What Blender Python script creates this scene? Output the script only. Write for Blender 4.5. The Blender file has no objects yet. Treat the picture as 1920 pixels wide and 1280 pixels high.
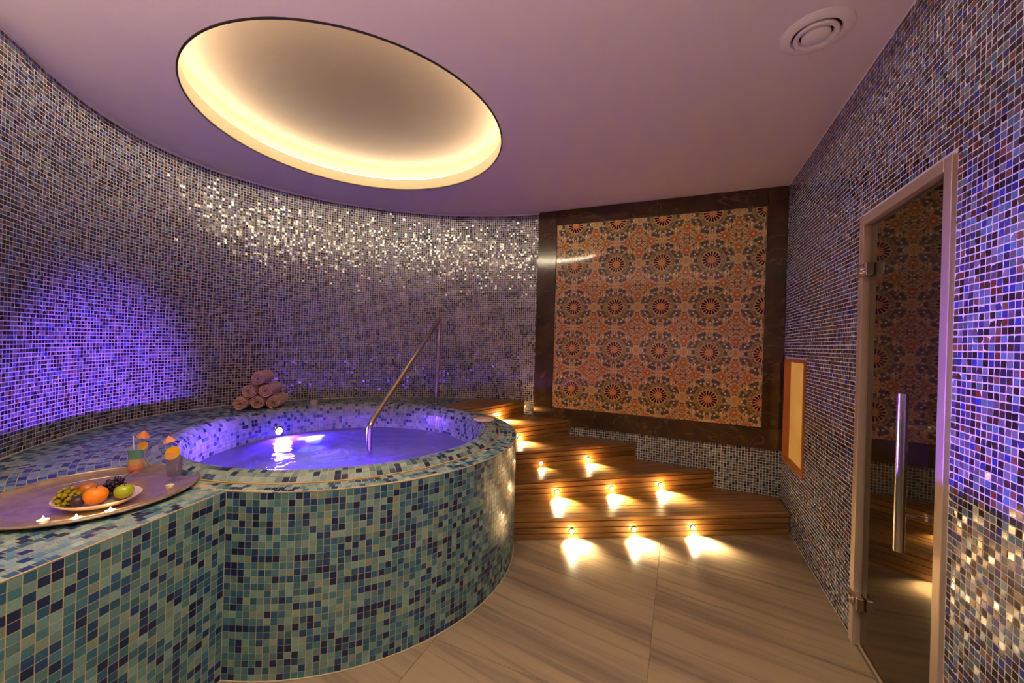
import bpy, bmesh, math, random
import numpy as np
from mathutils import Matrix, Vector
random.seed(7); RNG = np.random.default_rng(7)
PI = math.pi
SC = bpy.context.scene
COL = SC.collection

# ------------------------------------------------------------------ camera
CAM = Vector((0.9748, -3.8008, 1.3552))
RIGHT = Vector((0.91824, 0.39489, 0.02994)); DOWN = Vector((0.02704, 0.01293, -0.99955)); FWD = Vector((-0.39510, 0.91864, 0.00119))
FPX = 730.0
cd = bpy.data.cameras.new('camera'); cam = bpy.data.objects.new('camera', cd); COL.objects.link(cam)
cd.sensor_width = 36.0; cd.lens = FPX / 1920 * 36.0; cd.clip_start = 0.02
cam.matrix_world = Matrix(((RIGHT.x, -DOWN.x, -FWD.x, CAM.x), (RIGHT.y, -DOWN.y, -FWD.y, CAM.y), (RIGHT.z, -DOWN.z, -FWD.z, CAM.z), (0, 0, 0, 1)))
SC.camera = cam
# ------------------------------------------------------------------ world, exposure, room and fill lights
w = bpy.data.worlds.new('world'); SC.world = w; w.use_nodes = True
w.node_tree.nodes['Background'].inputs[0].default_value = (0.02, 0.018, 0.02, 1)
w.node_tree.nodes['Background'].inputs[1].default_value = 1.0
vs = SC.view_settings
vs.view_transform = 'Standard'; vs.look = 'None'; vs.gamma = 1.0; vs.use_curve_mapping = False
vs.exposure = 0.28
COVE_EMIT = 190.0            # LED strip in the ceiling cove
FILL_DOWN_W = 68.0              # each fill light added over the entrance, out of frame
FILL_UP_EMIT = 135.0             # fill strip added behind the camera
TUB_W = 66.0                 # glow of each lamp in the tub wall
BEAM_W = 370.0              # beam of the lamps in the tub wall
UNDER_W = 16.0               # lamp under the water
STEP_W = 54.0                # each step spotlight
GLOW_W = 1.0                # stray light of each step spotlight
WARM = (1.0, 0.70, 0.34); PURPLE = (0.21, 0.075, 1.0)

# ------------------------------------------------------------------ helpers
def lin(r, g, b):
    f = lambda c: ((c / 255 + 0.055) / 1.055) ** 2.4 if c > 10 else c / 255 / 12.92
    return (f(r), f(g), f(b))
def link(o, parent=None):
    COL.objects.link(o)
    if parent: o.parent = parent
    return o
def tag(o, label=None, cat=None, group=None, kind=None):
    if label: o['label'] = label
    if cat: o['category'] = cat
    if group: o['group'] = group
    if kind: o['kind'] = kind
    return o
def empty(name, loc=(0, 0, 0), rz=0):
    o = bpy.data.objects.new(name, None); o.empty_display_size = 0.05
    o.location = loc; o.rotation_euler = (0, 0, rz); return link(o)
def mesh_obj(name, V, F, mat, parent=None, smooth=False):
    m = bpy.data.meshes.new(name); m.from_pydata([tuple(v) for v in V], [], [tuple(f) for f in F]); m.update()
    if mat: m.materials.append(mat)
    if smooth: m.polygons.foreach_set('use_smooth', [True] * len(m.polygons))
    o = bpy.data.objects.new(name, m); return link(o, parent)
def bm_obj(name, bm, mat, parent=None, smooth=False, angle=None):
    bmesh.ops.recalc_face_normals(bm, faces=bm.faces[:])
    m = bpy.data.meshes.new(name); bm.to_mesh(m); bm.free()
    if mat: m.materials.append(mat)
    if smooth:
        m.polygons.foreach_set('use_smooth', [True] * len(m.polygons))
        if angle: m.set_sharp_from_angle(angle=math.radians(angle))
    o = bpy.data.objects.new(name, m); return link(o, parent)
def add_box(bm, x0, x1, y0, y1, z0, z1, bev=0):
    r = bmesh.ops.create_cube(bm, size=1.0)
    bmesh.ops.scale(bm, verts=r['verts'], vec=(x1 - x0, y1 - y0, z1 - z0))
    bmesh.ops.translate(bm, verts=r['verts'], vec=((x0 + x1) / 2, (y0 + y1) / 2, (z0 + z1) / 2))
    if bev:
        es = list({e for v in r['verts'] for e in v.link_edges})
        bmesh.ops.bevel(bm, geom=es, offset=bev, segments=2, profile=0.5, affect='EDGES')
def box_obj(name, x0, x1, y0, y1, z0, z1, mat, parent=None, bev=0):
    bm = bmesh.new(); add_box(bm, x0, x1, y0, y1, z0, z1, bev); return bm_obj(name, bm, mat, parent)
def lathe(prof, n=48, closed=False, cx=0, cy=0, a0=0, a1=2 * PI):
    V, F = [], []; full = abs(a1 - a0 - 2 * PI) < 1e-6; m = len(prof); k = n if full else n + 1
    for i in range(k):
        a = a0 + (a1 - a0) * i / n
        for r, z in prof: V.append((cx + r * math.cos(a), cy + r * math.sin(a), z))
    for i in range(n):
        j = (i + 1) % k
        for q in range(m if closed else m - 1):
            p = (q + 1) % m
            F.append((i * m + q, j * m + q, j * m + p, i * m + p))
    return V, F
def lathe_obj(name, prof, mat, parent=None, n=48, closed=False, loc=(0, 0, 0), smooth=True, angle=40):
    V, F = lathe(prof, n, closed)
    bm = bmesh.new(); vs_ = [bm.verts.new(v) for v in V]
    for f in F:
        try: bm.faces.new([vs_[i] for i in f])
        except ValueError: pass
    bmesh.ops.remove_doubles(bm, verts=bm.verts[:], dist=1e-6)
    o = bm_obj(name, bm, mat, parent, smooth, angle); o.location = loc; return o
def tube(bm, pts, r, n=12, cap=True):
    pts = [Vector(p) for p in pts]; rings = []
    t = (pts[1] - pts[0]).normalized(); up = Vector((0, 0, 1)) if abs(t.z) < 0.9 else Vector((1, 0, 0))
    a = t.cross(up).normalized()
    for i, p in enumerate(pts):
        if i == 0: t = (pts[1] - p).normalized()
        elif i == len(pts) - 1: t = (p - pts[i - 1]).normalized()
        else: t = ((pts[i + 1] - p).normalized() + (p - pts[i - 1]).normalized()).normalized()
        a = (a - t * a.dot(t)).normalized(); b = t.cross(a)
        rr = r[i] if isinstance(r, (list, tuple)) else r
        rings.append([bm.verts.new(p + (a * math.cos(2 * PI * k / n) + b * math.sin(2 * PI * k / n)) * rr) for k in range(n)])
    for i in range(len(rings) - 1):
        for k in range(n):
            bm.faces.new((rings[i][k], rings[i][(k + 1) % n], rings[i + 1][(k + 1) % n], rings[i + 1][k]))
    if cap: bm.faces.new(rings[0][::-1]); bm.faces.new(rings[-1])
def tube_obj(name, pts, r, mat, parent=None, n=12):
    bm = bmesh.new(); tube(bm, pts, r, n); return bm_obj(name, bm, mat, parent, True, 50)
def ball(bm, c, r, sub=2, sc=(1, 1, 1)):
    q = bmesh.ops.create_icosphere(bm, subdivisions=sub, radius=r)
    bmesh.ops.scale(bm, verts=q['verts'], vec=sc); bmesh.ops.translate(bm, verts=q['verts'], vec=c); return q['verts']

# ------------------------------------------------------------------ node helpers
def new_mat(name):
    m = bpy.data.materials.new(name); m.use_nodes = True; nt = m.node_tree
    return m, nt, nt.nodes['Principled BSDF']
class N:
    def __init__(s, nt): s.nt = nt
    def node(s, t, **k):
        n = s.nt.nodes.new(t)
        for a, b in k.items(): setattr(n, a, b)
        return n
    def put(s, sock, v):
        if hasattr(v, 'is_linked') or isinstance(v, bpy.types.NodeSocket): s.nt.links.new(v, sock)
        else: sock.default_value = v
    def m(s, op, a, b=0.0, c=0.0):
        n = s.node('ShaderNodeMath', operation=op)
        s.put(n.inputs[0], a); s.put(n.inputs[1], b); s.put(n.inputs[2], c); return n.outputs[0]
    def step(s, x, e, wd=0.01):     # 1 below e, 0 above
        n = s.node('ShaderNodeMapRange'); n.clamp = True
        s.put(n.inputs[0], x); n.inputs[1].default_value = e - wd; n.inputs[2].default_value = e + wd
        n.inputs[3].default_value = 1; n.inputs[4].default_value = 0; return n.outputs[0]
    def mix(s, f, a, b):
        n = s.node('ShaderNodeMix', data_type='RGBA')
        s.put(n.inputs[0], f)
        for i, v in ((6, a), (7, b)):
            s.put(n.inputs[i], v if not isinstance(v, tuple) else (*v[:3], 1))
        return n.outputs[2]
    def pos(s): return s.node('ShaderNodeNewGeometry').outputs['Position']
    def obco(s): return s.node('ShaderNodeTexCoord').outputs['Object']
    def sep(s, v):
        n = s.node('ShaderNodeSeparateXYZ'); s.put(n.inputs[0], v); return n.outputs
    def comb(s, x, y, z):
        n = s.node('ShaderNodeCombineXYZ')
        for i, v in enumerate((x, y, z)): s.put(n.inputs[i], v)
        return n.outputs[0]
    def mapv(s, v, scale=(1, 1, 1), rot=(0, 0, 0), loc=(0, 0, 0)):
        n = s.node('ShaderNodeMapping'); s.put(n.inputs[0], v)
        n.inputs[1].default_value = loc; n.inputs[2].default_value = rot; n.inputs[3].default_value = scale; return n.outputs[0]
    def noise(s, v, scale, detail=3, rough=0.5, dist=0.0):
        n = s.node('ShaderNodeTexNoise'); s.put(n.inputs['Vector'], v)
        n.inputs['Scale'].default_value = scale; n.inputs['Detail'].default_value = detail
        n.inputs['Roughness'].default_value = rough; n.inputs['Distortion'].default_value = dist; return n.outputs[0]
    def ramp(s, f, stops):
        n = s.node('ShaderNodeValToRGB'); s.put(n.inputs[0], f); e = n.color_ramp.elements
        while len(e) < len(stops): e.new(0.5)
        for el, (p, c) in zip(e, stops): el.position = p; el.color = (*c[:3], 1)
        return n.outputs[0]
    def bump(s, h, strength, dist=0.01):
        n = s.node('ShaderNodeBump'); s.put(n.inputs['Height'], h)
        n.inputs['Strength'].default_value = strength; n.inputs['Distance'].default_value = dist; return n.outputs[0]
def plain(name, col, rough=0.5, metal=0.0, spec=0.5, grain=0.06, scale=40, **kw):
    m, nt, b = new_mat(name); n = N(nt)
    f = n.noise(n.obco(), scale, 3)
    lo = tuple(c * (1 - grain) for c in col); hi = tuple(min(1, c * (1 + grain)) for c in col)
    nt.links.new(n.mix(f, lo, hi), b.inputs['Base Color'])
    b.inputs['Roughness'].default_value = rough; b.inputs['Metallic'].default_value = metal; b.inputs['Specular IOR Level'].default_value = spec
    for k, v in kw.items(): b.inputs[k.replace('_', ' ')].default_value = v
    return m
def emitter(name, col, strength, base=(0.8, 0.8, 0.8)):
    m, nt, b = new_mat(name)
    b.inputs['Base Color'].default_value = (*base, 1); b.inputs['Emission Color'].default_value = (*col, 1); b.inputs['Emission Strength'].default_value = strength
    return m

M = {}
def tile_material(name, from_object, rough, spec):
    m, nt, b = new_mat(name); n = N(nt)
    if from_object: c = n.node('ShaderNodeObjectInfo').outputs['Color']
    else: c = n.node('ShaderNodeAttribute', attribute_name='tile_colour').outputs['Color']
    k = n.noise(n.pos(), 160, 2)
    hs = n.node('ShaderNodeHueSaturation'); n.put(hs.inputs['Value'], n.m('MULTIPLY_ADD', k, 0.5, 0.75)); n.put(hs.inputs['Color'], c)
    nt.links.new(hs.outputs[0], b.inputs['Base Color'])
    b.inputs['Roughness'].default_value = rough; b.inputs['Specular IOR Level'].default_value = spec
    return m
M['wtile'] = tile_material('wall_mosaic_glass', False, 0.125, 0.85); M['wtile_o'] = tile_material('wall_mosaic_glass_piece', True, 0.125, 0.85)
M['ttile'] = tile_material('tub_mosaic_glass', False, 0.27, 0.5); M['ttile_o'] = tile_material('tub_mosaic_glass_piece', True, 0.27, 0.5)
M['wgrout'] = plain('wall_grout', lin(224, 216, 214), 0.85, spec=0.2, scale=90)
M['tgrout'] = plain('tub_grout', lin(182, 166, 128), 0.85, spec=0.2, scale=90)
M['plaster'] = plain('ceiling_plaster', lin(212, 197, 198), 0.9, spec=0.2, grain=0.02, scale=6)
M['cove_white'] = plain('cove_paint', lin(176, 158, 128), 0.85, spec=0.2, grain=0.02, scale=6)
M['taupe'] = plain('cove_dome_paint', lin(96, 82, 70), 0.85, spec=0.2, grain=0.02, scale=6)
M['black'] = plain('dark_trim', lin(40, 24, 20), 0.5)
M['steel'] = plain('brushed_steel', lin(200, 190, 178), 0.22, metal=1.0, scale=120)
M['chrome'] = plain('polished_chrome', lin(210, 205, 200), 0.08, metal=1.0)
M['alu'] = plain('door_aluminium', lin(196, 176, 152), 0.42, metal=0.55, scale=200)
M['white'] = plain('white_plastic', lin(225, 212, 208), 0.35)
M['void'] = plain('dark_gap', lin(26, 18, 18), 0.8)
M['cream'] = plain('cream_plastic', lin(232, 205, 180), 0.4)

# ------------------------------------------------------------------ mosaic builder
def tile_mesh(name, T, mat, parent, thick=0.0035, tilt=0.02):
    C, U, V, hu, hv, col = T
    n = len(C); Nn = np.cross(U, V)
    a = RNG.normal(0, tilt, (n, 1)); b = RNG.normal(0, tilt, (n, 1)); U2 = U + Nn * a; V2 = V + Nn * b
    vs_ = np.empty((n, 8, 3))
    for i, (p, q) in enumerate(((-1, -1), (1, -1), (1, 1), (-1, 1))):
        vs_[:, i] = C + U * hu[:, None] * p + V * hv[:, None] * q - Nn * 0.001
        vs_[:, 4 + i] = C + U2 * hu[:, None] * p * 0.97 + V2 * hv[:, None] * q * 0.97 + Nn * thick
    quads = np.array(((4, 5, 6, 7), (0, 1, 5, 4), (1, 2, 6, 5), (2, 3, 7, 6), (3, 0, 4, 7)))
    F = (np.arange(n)[:, None, None] * 8 + quads[None]).reshape(-1, 4)
    me = bpy.data.meshes.new(name)
    me.vertices.add(n * 8); me.vertices.foreach_set('co', vs_.reshape(-1))
    me.loops.add(F.size); me.loops.foreach_set('vertex_index', F.reshape(-1).astype(np.int32))
    me.polygons.add(len(F)); me.polygons.foreach_set('loop_start', (np.arange(len(F)) * 4).astype(np.int32)); me.polygons.foreach_set('loop_total', np.full(len(F), 4, np.int32))
    at = me.attributes.new('tile_colour', 'FLOAT_COLOR', 'FACE')
    cc = np.repeat(np.c_[col, np.ones(n)], 5, axis=0); at.data.foreach_set('color', cc.reshape(-1).astype(np.float32))
    me.polygons.foreach_set('use_smooth', np.zeros(len(F), bool)); me.update(calc_edges=True); me.materials.append(mat)
    o = bpy.data.objects.new(name, me); link(o, parent); o['kind'] = 'stuff'; return o
_unit = {}
def unit_tile(mat, thick):
    if mat.name not in _unit:
        s = 0.97
        V = [(-1, -1, -0.001), (1, -1, -0.001), (1, 1, -0.001), (-1, 1, -0.001), (-s, -s, thick), (s, -s, thick), (s, s, thick), (-s, s, thick)]
        me = bpy.data.meshes.new('tile'); me.from_pydata(V, [], [(4, 5, 6, 7), (0, 1, 5, 4), (1, 2, 6, 5), (2, 3, 7, 6), (3, 0, 4, 7)]); me.materials.append(mat); _unit[mat.name] = me
    return _unit[mat.name]
def cam_px(P):
    d = P - np.array(CAM); z = d @ np.array(FWD)
    zz = np.where(z > 0.05, z, 0.05)
    return 960 + FPX * (d @ np.array(RIGHT)) / zz, 640 + FPX * (d @ np.array(DOWN)) / zz, z
def px_area(T):
    C, U, V, hu, hv, col = T
    x0, y0, z = cam_px(C); x1, y1, _ = cam_px(C + U * hu[:, None]); x2, y2, _ = cam_px(C + V * hv[:, None])
    ar = np.abs((x1 - x0) * (y2 - y0) - (x2 - x0) * (y1 - y0)) * 4
    ar[(z < 0.1) | (x0 < 4) | (x0 > 1916) | (y0 < 4) | (y0 > 1276)] = 0
    return ar
def mosaic(T, parent, mat, mat_o, n_obj=300, allow=None, thick=0.0035, tilt=0.02, field='tile_field'):
    """the n_obj tiles that show largest become objects of their own, the rest one stuff part"""
    T = [np.asarray(a, float) for a in T]
    ar = px_area(T)
    if allow is not None: ar = np.where(allow, ar, 0)
    order = np.argsort(-ar)[:n_obj]; order = order[ar[order] > 0]
    me = unit_tile(mat_o, thick) if len(order) else None
    for i in order:
        C, U, V, hu, hv, col = (a[i] for a in T); Nn = np.cross(U, V)
        a, b = RNG.normal(0, tilt, 2); U2 = (U + Nn * a) * hu; V2 = (V + Nn * b) * hv
        o = bpy.data.objects.new('tile', me); link(o, parent)
        o.matrix_local = Matrix(((U2[0], V2[0], Nn[0], C[0]), (U2[1], V2[1], Nn[1], C[1]), (U2[2], V2[2], Nn[2], C[2]), (0, 0, 0, 1)))
        o.color = (*col, 1)
    keep = np.ones(len(T[0]), bool); keep[order] = False
    return tile_mesh(field, [a[keep] for a in T], mat, parent, thick, tilt)
def pick(pal, n):
    cols = np.array([lin(*c[:3]) for c in pal]); wts = np.array([c[3] for c in pal], float)
    k = RNG.choice(len(pal), n, p=wts / wts.sum()); return np.clip(cols[k] * RNG.uniform(0.8, 1.2, (n, 1)), 0, 1)
WPAL = [(34, 28, 30, 20), (58, 44, 40, 10), (46, 52, 66, 13), (56, 60, 104, 7), (96, 90, 96, 16), (122, 124, 126, 20), (98, 122, 138, 12), (126, 108, 92, 5), (110, 60, 36, 2), (46, 58, 130, 5), (90, 110, 100, 4)]
TPAL = [(112, 144, 132, 20), (90, 126, 122, 20), (62, 108, 116, 22), (42, 88, 110, 14), (28, 62, 100, 10), (22, 38, 74, 18), (124, 140, 116, 6)]
DPAL = [(148, 168, 158, 30), (122, 150, 148, 26), (92, 132, 140, 18), (58, 100, 122, 10), (34, 66, 104, 8), (26, 44, 82, 12)]
BPAL = [(136, 152, 142, 50), (116, 138, 132, 22), (88, 118, 120, 8), (30, 48, 78, 12), (56, 84, 104, 8)]
PW, GW = 0.022, 0.0033     # wall mosaic pitch and joint
PT, GT = 0.0265, 0.0023    # tub mosaic pitch and joint

# ------------------------------------------------------------------ room dimensions
XR, YB, ZC = 1.761, 0.0, 2.696
YF = -4.85
ZD = 0.741                                           # tub deck
DC, DR = np.array((-0.972, -1.834)), 1.058           # drum
BC, RR = np.array((-1.02, -1.845)), 0.991            # basin and its raised rim
WALL_PTS = [(-0.388, 0.0), (-0.70, -0.048), (-1.014, -0.137), (-1.30, -0.255), (-1.54, -0.385), (-1.86, -0.62), (-2.14, -0.90), (-2.36, -1.22), (-2.50, -1.55), (-2.565, -1.90), (-2.50, -2.30), (-2.32, -2.64), (-2.09, -2.90), (-1.87, -3.10), (-1.62, -3.36), (-1.42, -3.68), (-1.30, -4.05), (-1.27, -4.45), (-1.27, -4.85)]
def catmull(P, k=16):
    P = [np.array(p) for p in P]; P = [2 * P[0] - P[1]] + P + [2 * P[-1] - P[-2]]; out = []
    for i in range(1, len(P) - 2):
        for t in np.linspace(0, 1, k, endpoint=False):
            a, b, c, d = P[i - 1:i + 3]
            out.append(0.5 * (2 * b + (c - a) * t + (2 * a - 5 * b + 4 * c - d) * t * t + (3 * b - a - 3 * c + d) * t ** 3))
    out.append(P[-2]); return np.array(out)
WC = catmull(WALL_PTS)
WS = np.r_[0, np.cumsum(np.linalg.norm(np.diff(WC, axis=0), axis=1))]
def wall_at(s):
    x = np.interp(s, WS, WC[:, 0]); y = np.interp(s, WS, WC[:, 1])
    e = 0.02; tx = np.interp(s + e, WS, WC[:, 0]) - np.interp(s - e, WS, WC[:, 0]); ty = np.interp(s + e, WS, WC[:, 1]) - np.interp(s - e, WS, WC[:, 1])
    l = np.hypot(tx, ty); return x, y, tx / l, ty / l

# ------------------------------------------------------------------ floor: polished striped marble slabs
m, nt, b = new_mat('striped_marble'); n = N(nt)
info = n.node('ShaderNodeObjectInfo').outputs['Random']
p = n.pos(); sx = n.sep(p); off = n.m('MULTIPLY', info, 13.0)
pv = n.mapv(n.comb(sx[0], n.m('ADD', sx[1], off), 0.0), (1, 1, 1), (0, 0, math.radians(9)))
warp = n.noise(pv, 1.3, 3); wv = n.sep(pv)
band = n.comb(n.m('MULTIPLY', wv[0], 0.35), n.m('MULTIPLY_ADD', warp, 0.25, n.m('MULTIPLY', wv[1], 5.5)), 0.0)
f1 = n.noise(band, 1.0, 6, 0.62); f2 = n.noise(n.mapv(band, (1, 3.4, 1)), 1.3, 4, 0.6)
c = n.ramp(f1, [(0.28, lin(116, 100, 84)), (0.42, lin(132, 114, 92)), (0.52, lin(152, 131, 102)), (0.7, lin(160, 139, 110))])
c = n.mix(n.m('MULTIPLY', n.step(f2, 0.40, 0.06), 0.6), c, lin(98, 86, 74))
nt.links.new(c, b.inputs['Base Color']); b.inputs['Roughness'].default_value = 0.24; b.inputs['Specular IOR Level'].default_value = 0.4
M['marble'] = m
M['joint'] = plain('floor_joint', lin(110, 96, 78), 0.8)
floor = box_obj('floor', -1.4, XR + 0.1, YF - 0.05, 0.1, -0.08, -0.004, M['joint']); tag(floor, 'beige striped marble floor of long polished slabs', 'floor', kind='structure')
xs = [-0.9, -0.008, 0.892, 1.80]
rows = {0: [-4.9, -3.9, -2.75, -1.6, -0.45, 0.05], 1: [-4.9, -3.45, -2.3, -1.15, 0.05], 2: [-4.9, -3.45, -2.3, -1.15, 0.05]}
for i in range(3):
    for j in range(len(rows[i]) - 1):
        box_obj('slab', xs[i] + 0.001, xs[i + 1] - 0.001 if i < 2 else XR - 0.002, rows[i][j] + 0.001, rows[i][j + 1] - 0.001, -0.02, 0.0, M['marble'], floor)

# ------------------------------------------------------------------ ceiling with round cove
CC, CR = (-0.991, -1.848), 0.926
bm = bmesh.new()
x0, x1, y0, y1 = -2.75, XR + 0.03, YF - 0.03, 0.03
angs = sorted([2 * PI * i / 128 for i in range(128)] + [math.atan2(y - CC[1], x - CC[0]) % (2 * PI) for x in (x0, x1) for y in (y0, y1)])
inn, out = [], []
for a in angs:
    dx, dy = math.cos(a), math.sin(a)
    t = min(((x1 if dx > 0 else x0) - CC[0]) / dx if abs(dx) > 1e-9 else 9, ((y1 if dy > 0 else y0) - CC[1]) / dy if abs(dy) > 1e-9 else 9)
    inn.append(bm.verts.new((CC[0] + CR * dx, CC[1] + CR * dy, ZC))); out.append(bm.verts.new((CC[0] + t * dx, CC[1] + t * dy, ZC)))
for i in range(len(angs)):
    j = (i + 1) % len(angs); bm.faces.new((inn[i], out[i], out[j], inn[j]))
ceil = bm_obj('ceiling', bm, M['plaster']); tag(ceil, 'plain painted ceiling with a round recessed cove', 'ceiling', kind='structure')
prof = [(CR, ZC), (CR, ZC + 0.088), (CR + 0.018, ZC + 0.088), (CR + 0.018, ZC + 0.03), (CR + 0.17, ZC + 0.03), (CR + 0.17, ZC + 0.14)]
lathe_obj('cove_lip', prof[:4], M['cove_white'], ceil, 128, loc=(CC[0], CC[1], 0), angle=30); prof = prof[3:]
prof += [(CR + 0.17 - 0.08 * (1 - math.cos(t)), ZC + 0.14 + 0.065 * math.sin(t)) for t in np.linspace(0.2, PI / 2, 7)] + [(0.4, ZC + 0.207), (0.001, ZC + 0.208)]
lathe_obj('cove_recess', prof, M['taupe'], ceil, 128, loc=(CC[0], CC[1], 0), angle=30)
bm = bmesh.new(); ring = [(CC[0] + (CR - 0.001) * math.cos(2 * PI * i / 128), CC[1] + (CR - 0.001) * math.sin(2 * PI * i / 128), ZC - 0.002) for i in range(128)]
lathe_obj('cove_edge', [(CR - 0.004, ZC - 0.006), (CR + 0.004, ZC - 0.006), (CR + 0.004, ZC + 0.002), (CR - 0.004, ZC + 0.002)], M['black'], ceil, 128, True, (CC[0], CC[1], 0), angle=30)
bm.free()
lathe_obj('cove_ledge', [(CR + 0.018, ZC + 0.03), (CR + 0.018, ZC + 0.086), (CR + 0.07, ZC + 0.092), (CR + 0.07, ZC + 0.03)], M['cove_white'], ceil, 96, False, (CC[0], CC[1], 0), angle=30)
led = lathe_obj('cove_light', [(CR + 0.045, ZC + 0.093), (CR + 0.045, ZC + 0.111), (CR + 0.050, ZC + 0.111), (CR + 0.050, ZC + 0.093)], emitter('warm_led', (1.0, 0.83, 0.56), COVE_EMIT), None, 96, True, (CC[0], CC[1], 0), angle=30)
tag(led, 'warm white light strip hidden around the round ceiling cove', 'light strip')

# ------------------------------------------------------------------ walls
# curved wall on the left
V, F = [], []
for i, (x, y) in enumerate(WC): V += [(x, y, 0.0), (x, y, ZC + 0.01)]
for i in range(len(WC) - 1): F.append((2 * i, 2 * i + 1, 2 * i + 3, 2 * i + 2))
wl = mesh_obj('wall_left', V, F, M['wgrout'], smooth=True); tag(wl, 'curved wall of small dark and grey glass mosaic behind the tub', 'wall', kind='structure')
ns = int(WS[-1] / PW); nz = int((ZC - ZD) / PW)
S, Z = np.meshgrid((np.arange(ns) + 0.5) * PW, ZD + 0.004 + (np.arange(nz) + 0.5) * PW, indexing='ij'); S = S.ravel(); Z = Z.ravel()
S2, Z2 = np.meshgrid((np.arange(30) + 0.5) * PW, ZD + 0.004 - (np.arange(10) + 0.5) * PW, indexing='ij'); S = np.r_[S, S2.ravel()]; Z = np.r_[Z, Z2.ravel()]
x, y, tx, ty = wall_at(S); k = len(S)
# wall runs from the back panel leftwards; room side is to the left of travel
T = [np.c_[x, y, Z], np.c_[-tx, -ty, 0 * tx], np.tile((0, 0, 1.0), (k, 1)), np.full(k, (PW - GW) / 2), np.full(k, (PW - GW) / 2), pick(WPAL, k)]
nrm = np.cross(T[1], T[2])[:, :2]
if ((nrm * (np.array((-0.9, -2.0)) - T[0][:, :2])).sum(1)).mean() < 0: T[1] = -T[1]; T[2] = T[2]
mosaic(T, wl, M['wtile'], M['wtile_o'], 300, allow=None, thick=0.0009, tilt=0.05)

# straight wall on the right with door opening and light niche
DY0, DY1, DZ = -2.135, -1.455, 1.99
NY0, NY1, NZ0, NZ1 = -0.622, -0.074, 0.488, 1.289
bm = bmesh.new()
def wq(ya, yb, za, zb): bm.faces.new([bm.verts.new(p) for p in ((XR, ya, za), (XR, yb, za), (XR, yb, zb), (XR, ya, zb))])
wq(YF, DY0, 0, ZC); wq(DY0, DY1, DZ, ZC); wq(DY1, NY0, 0, ZC); wq(NY0, NY1, 0, NZ0); wq(NY0, NY1, NZ1, ZC); wq(NY1, 0.02, 0, ZC)
wr = bm_obj('wall_right', bm, M['wgrout']); tag(wr, 'straight wall of small blue and brown glass mosaic around the door', 'wall', kind='structure')
Y, Z = np.meshgrid(-0.003 - (np.arange(int(-YF / PW)) + 0.5) * PW, 0.004 + (np.arange(int(ZC / PW)) + 0.5) * PW, indexing='ij'); Y = Y.ravel(); Z = Z.ravel()
h = PW / 2
keep = ~((Y > DY0 - h * 0.6) & (Y < DY1 + h * 0.6) & (Z < DZ + h * 0.6)) & ~((Y > NY0 - h * 0.6) & (Y < NY1 + h * 0.6) & (Z > NZ0 - h * 0.6) & (Z < NZ1 + h * 0.6))
Y = Y[keep]; Z = Z[keep]; k = len(Y)
RPAL = [(34, 28, 30, 20), (62, 44, 40, 13), (46, 50, 70, 15), (56, 58, 114, 10), (94, 86, 94, 14), (112, 116, 122, 14), (86, 118, 140, 11), (118, 82, 62, 5), (104, 52, 34, 3), (44, 62, 140, 7), (80, 110, 100, 3)]
T = [np.c_[np.full(k, XR), Y, Z], np.tile((0, -1.0, 0), (k, 1)), np.tile((0, 0, 1.0), (k, 1)), np.full(k, (PW - GW) / 2), np.full(k, (PW - GW) / 2), pick(RPAL, k)]
mosaic(T, wr, M['wtile'], M['wtile_o'], 300, thick=0.0009, tilt=0.05)

# back wall with the mosaic strip below the panel
wb = mesh_obj('wall_back', [(-0.6, 0, 0), (XR + 0.02, 0, 0), (XR + 0.02, 0, ZC + 0.01), (-0.6, 0, ZC + 0.01)], [(0, 1, 2, 3)], M['wgrout'])
tag(wb, 'back wall of small mosaic under the patterned tile panel', 'wall', kind='structure')
PBZ = 0.535
X, Z = np.meshgrid(np.arange(-0.52, XR - 0.01, PW) + PW / 2, 0.004 + (np.arange(int(PBZ / PW)) + 0.5) * PW, indexing='ij'); X = X.ravel(); Z = Z.ravel(); k = len(X)
X2, Z2 = np.meshgrid(np.arange(-0.52, -0.39, PW) + PW / 2, PBZ + 0.004 + (np.arange(int(0.24 / PW)) + 0.5) * PW, indexing='ij'); X = np.r_[X, X2.ravel()]; Z = np.r_[Z, Z2.ravel()]; k = len(X)
SPAL = [(34, 30, 32, 26), (62, 62, 66, 14), (88, 104, 104, 22), (112, 130, 132, 20), (60, 84, 92, 14), (96, 80, 66, 6)]
T = [np.c_[X, np.zeros(k), Z], np.tile((1.0, 0, 0), (k, 1)), np.tile((0, 0, 1.0), (k, 1)), np.full(k, (PW - GW) / 2), np.full(k, (PW - GW) / 2), pick(SPAL, k)]
tile_mesh('tile_field', T, M['wtile'], wb, 0.0009, 0.045)
wf = box_obj('wall_front', -1.4, XR + 0.05, YF - 0.06, YF, 0, ZC, plain('dark_wall_paint', lin(96, 82, 74), 0.8)); tag(wf, 'plain taupe painted entrance wall facing the tub', 'wall', kind='structure')

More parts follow.
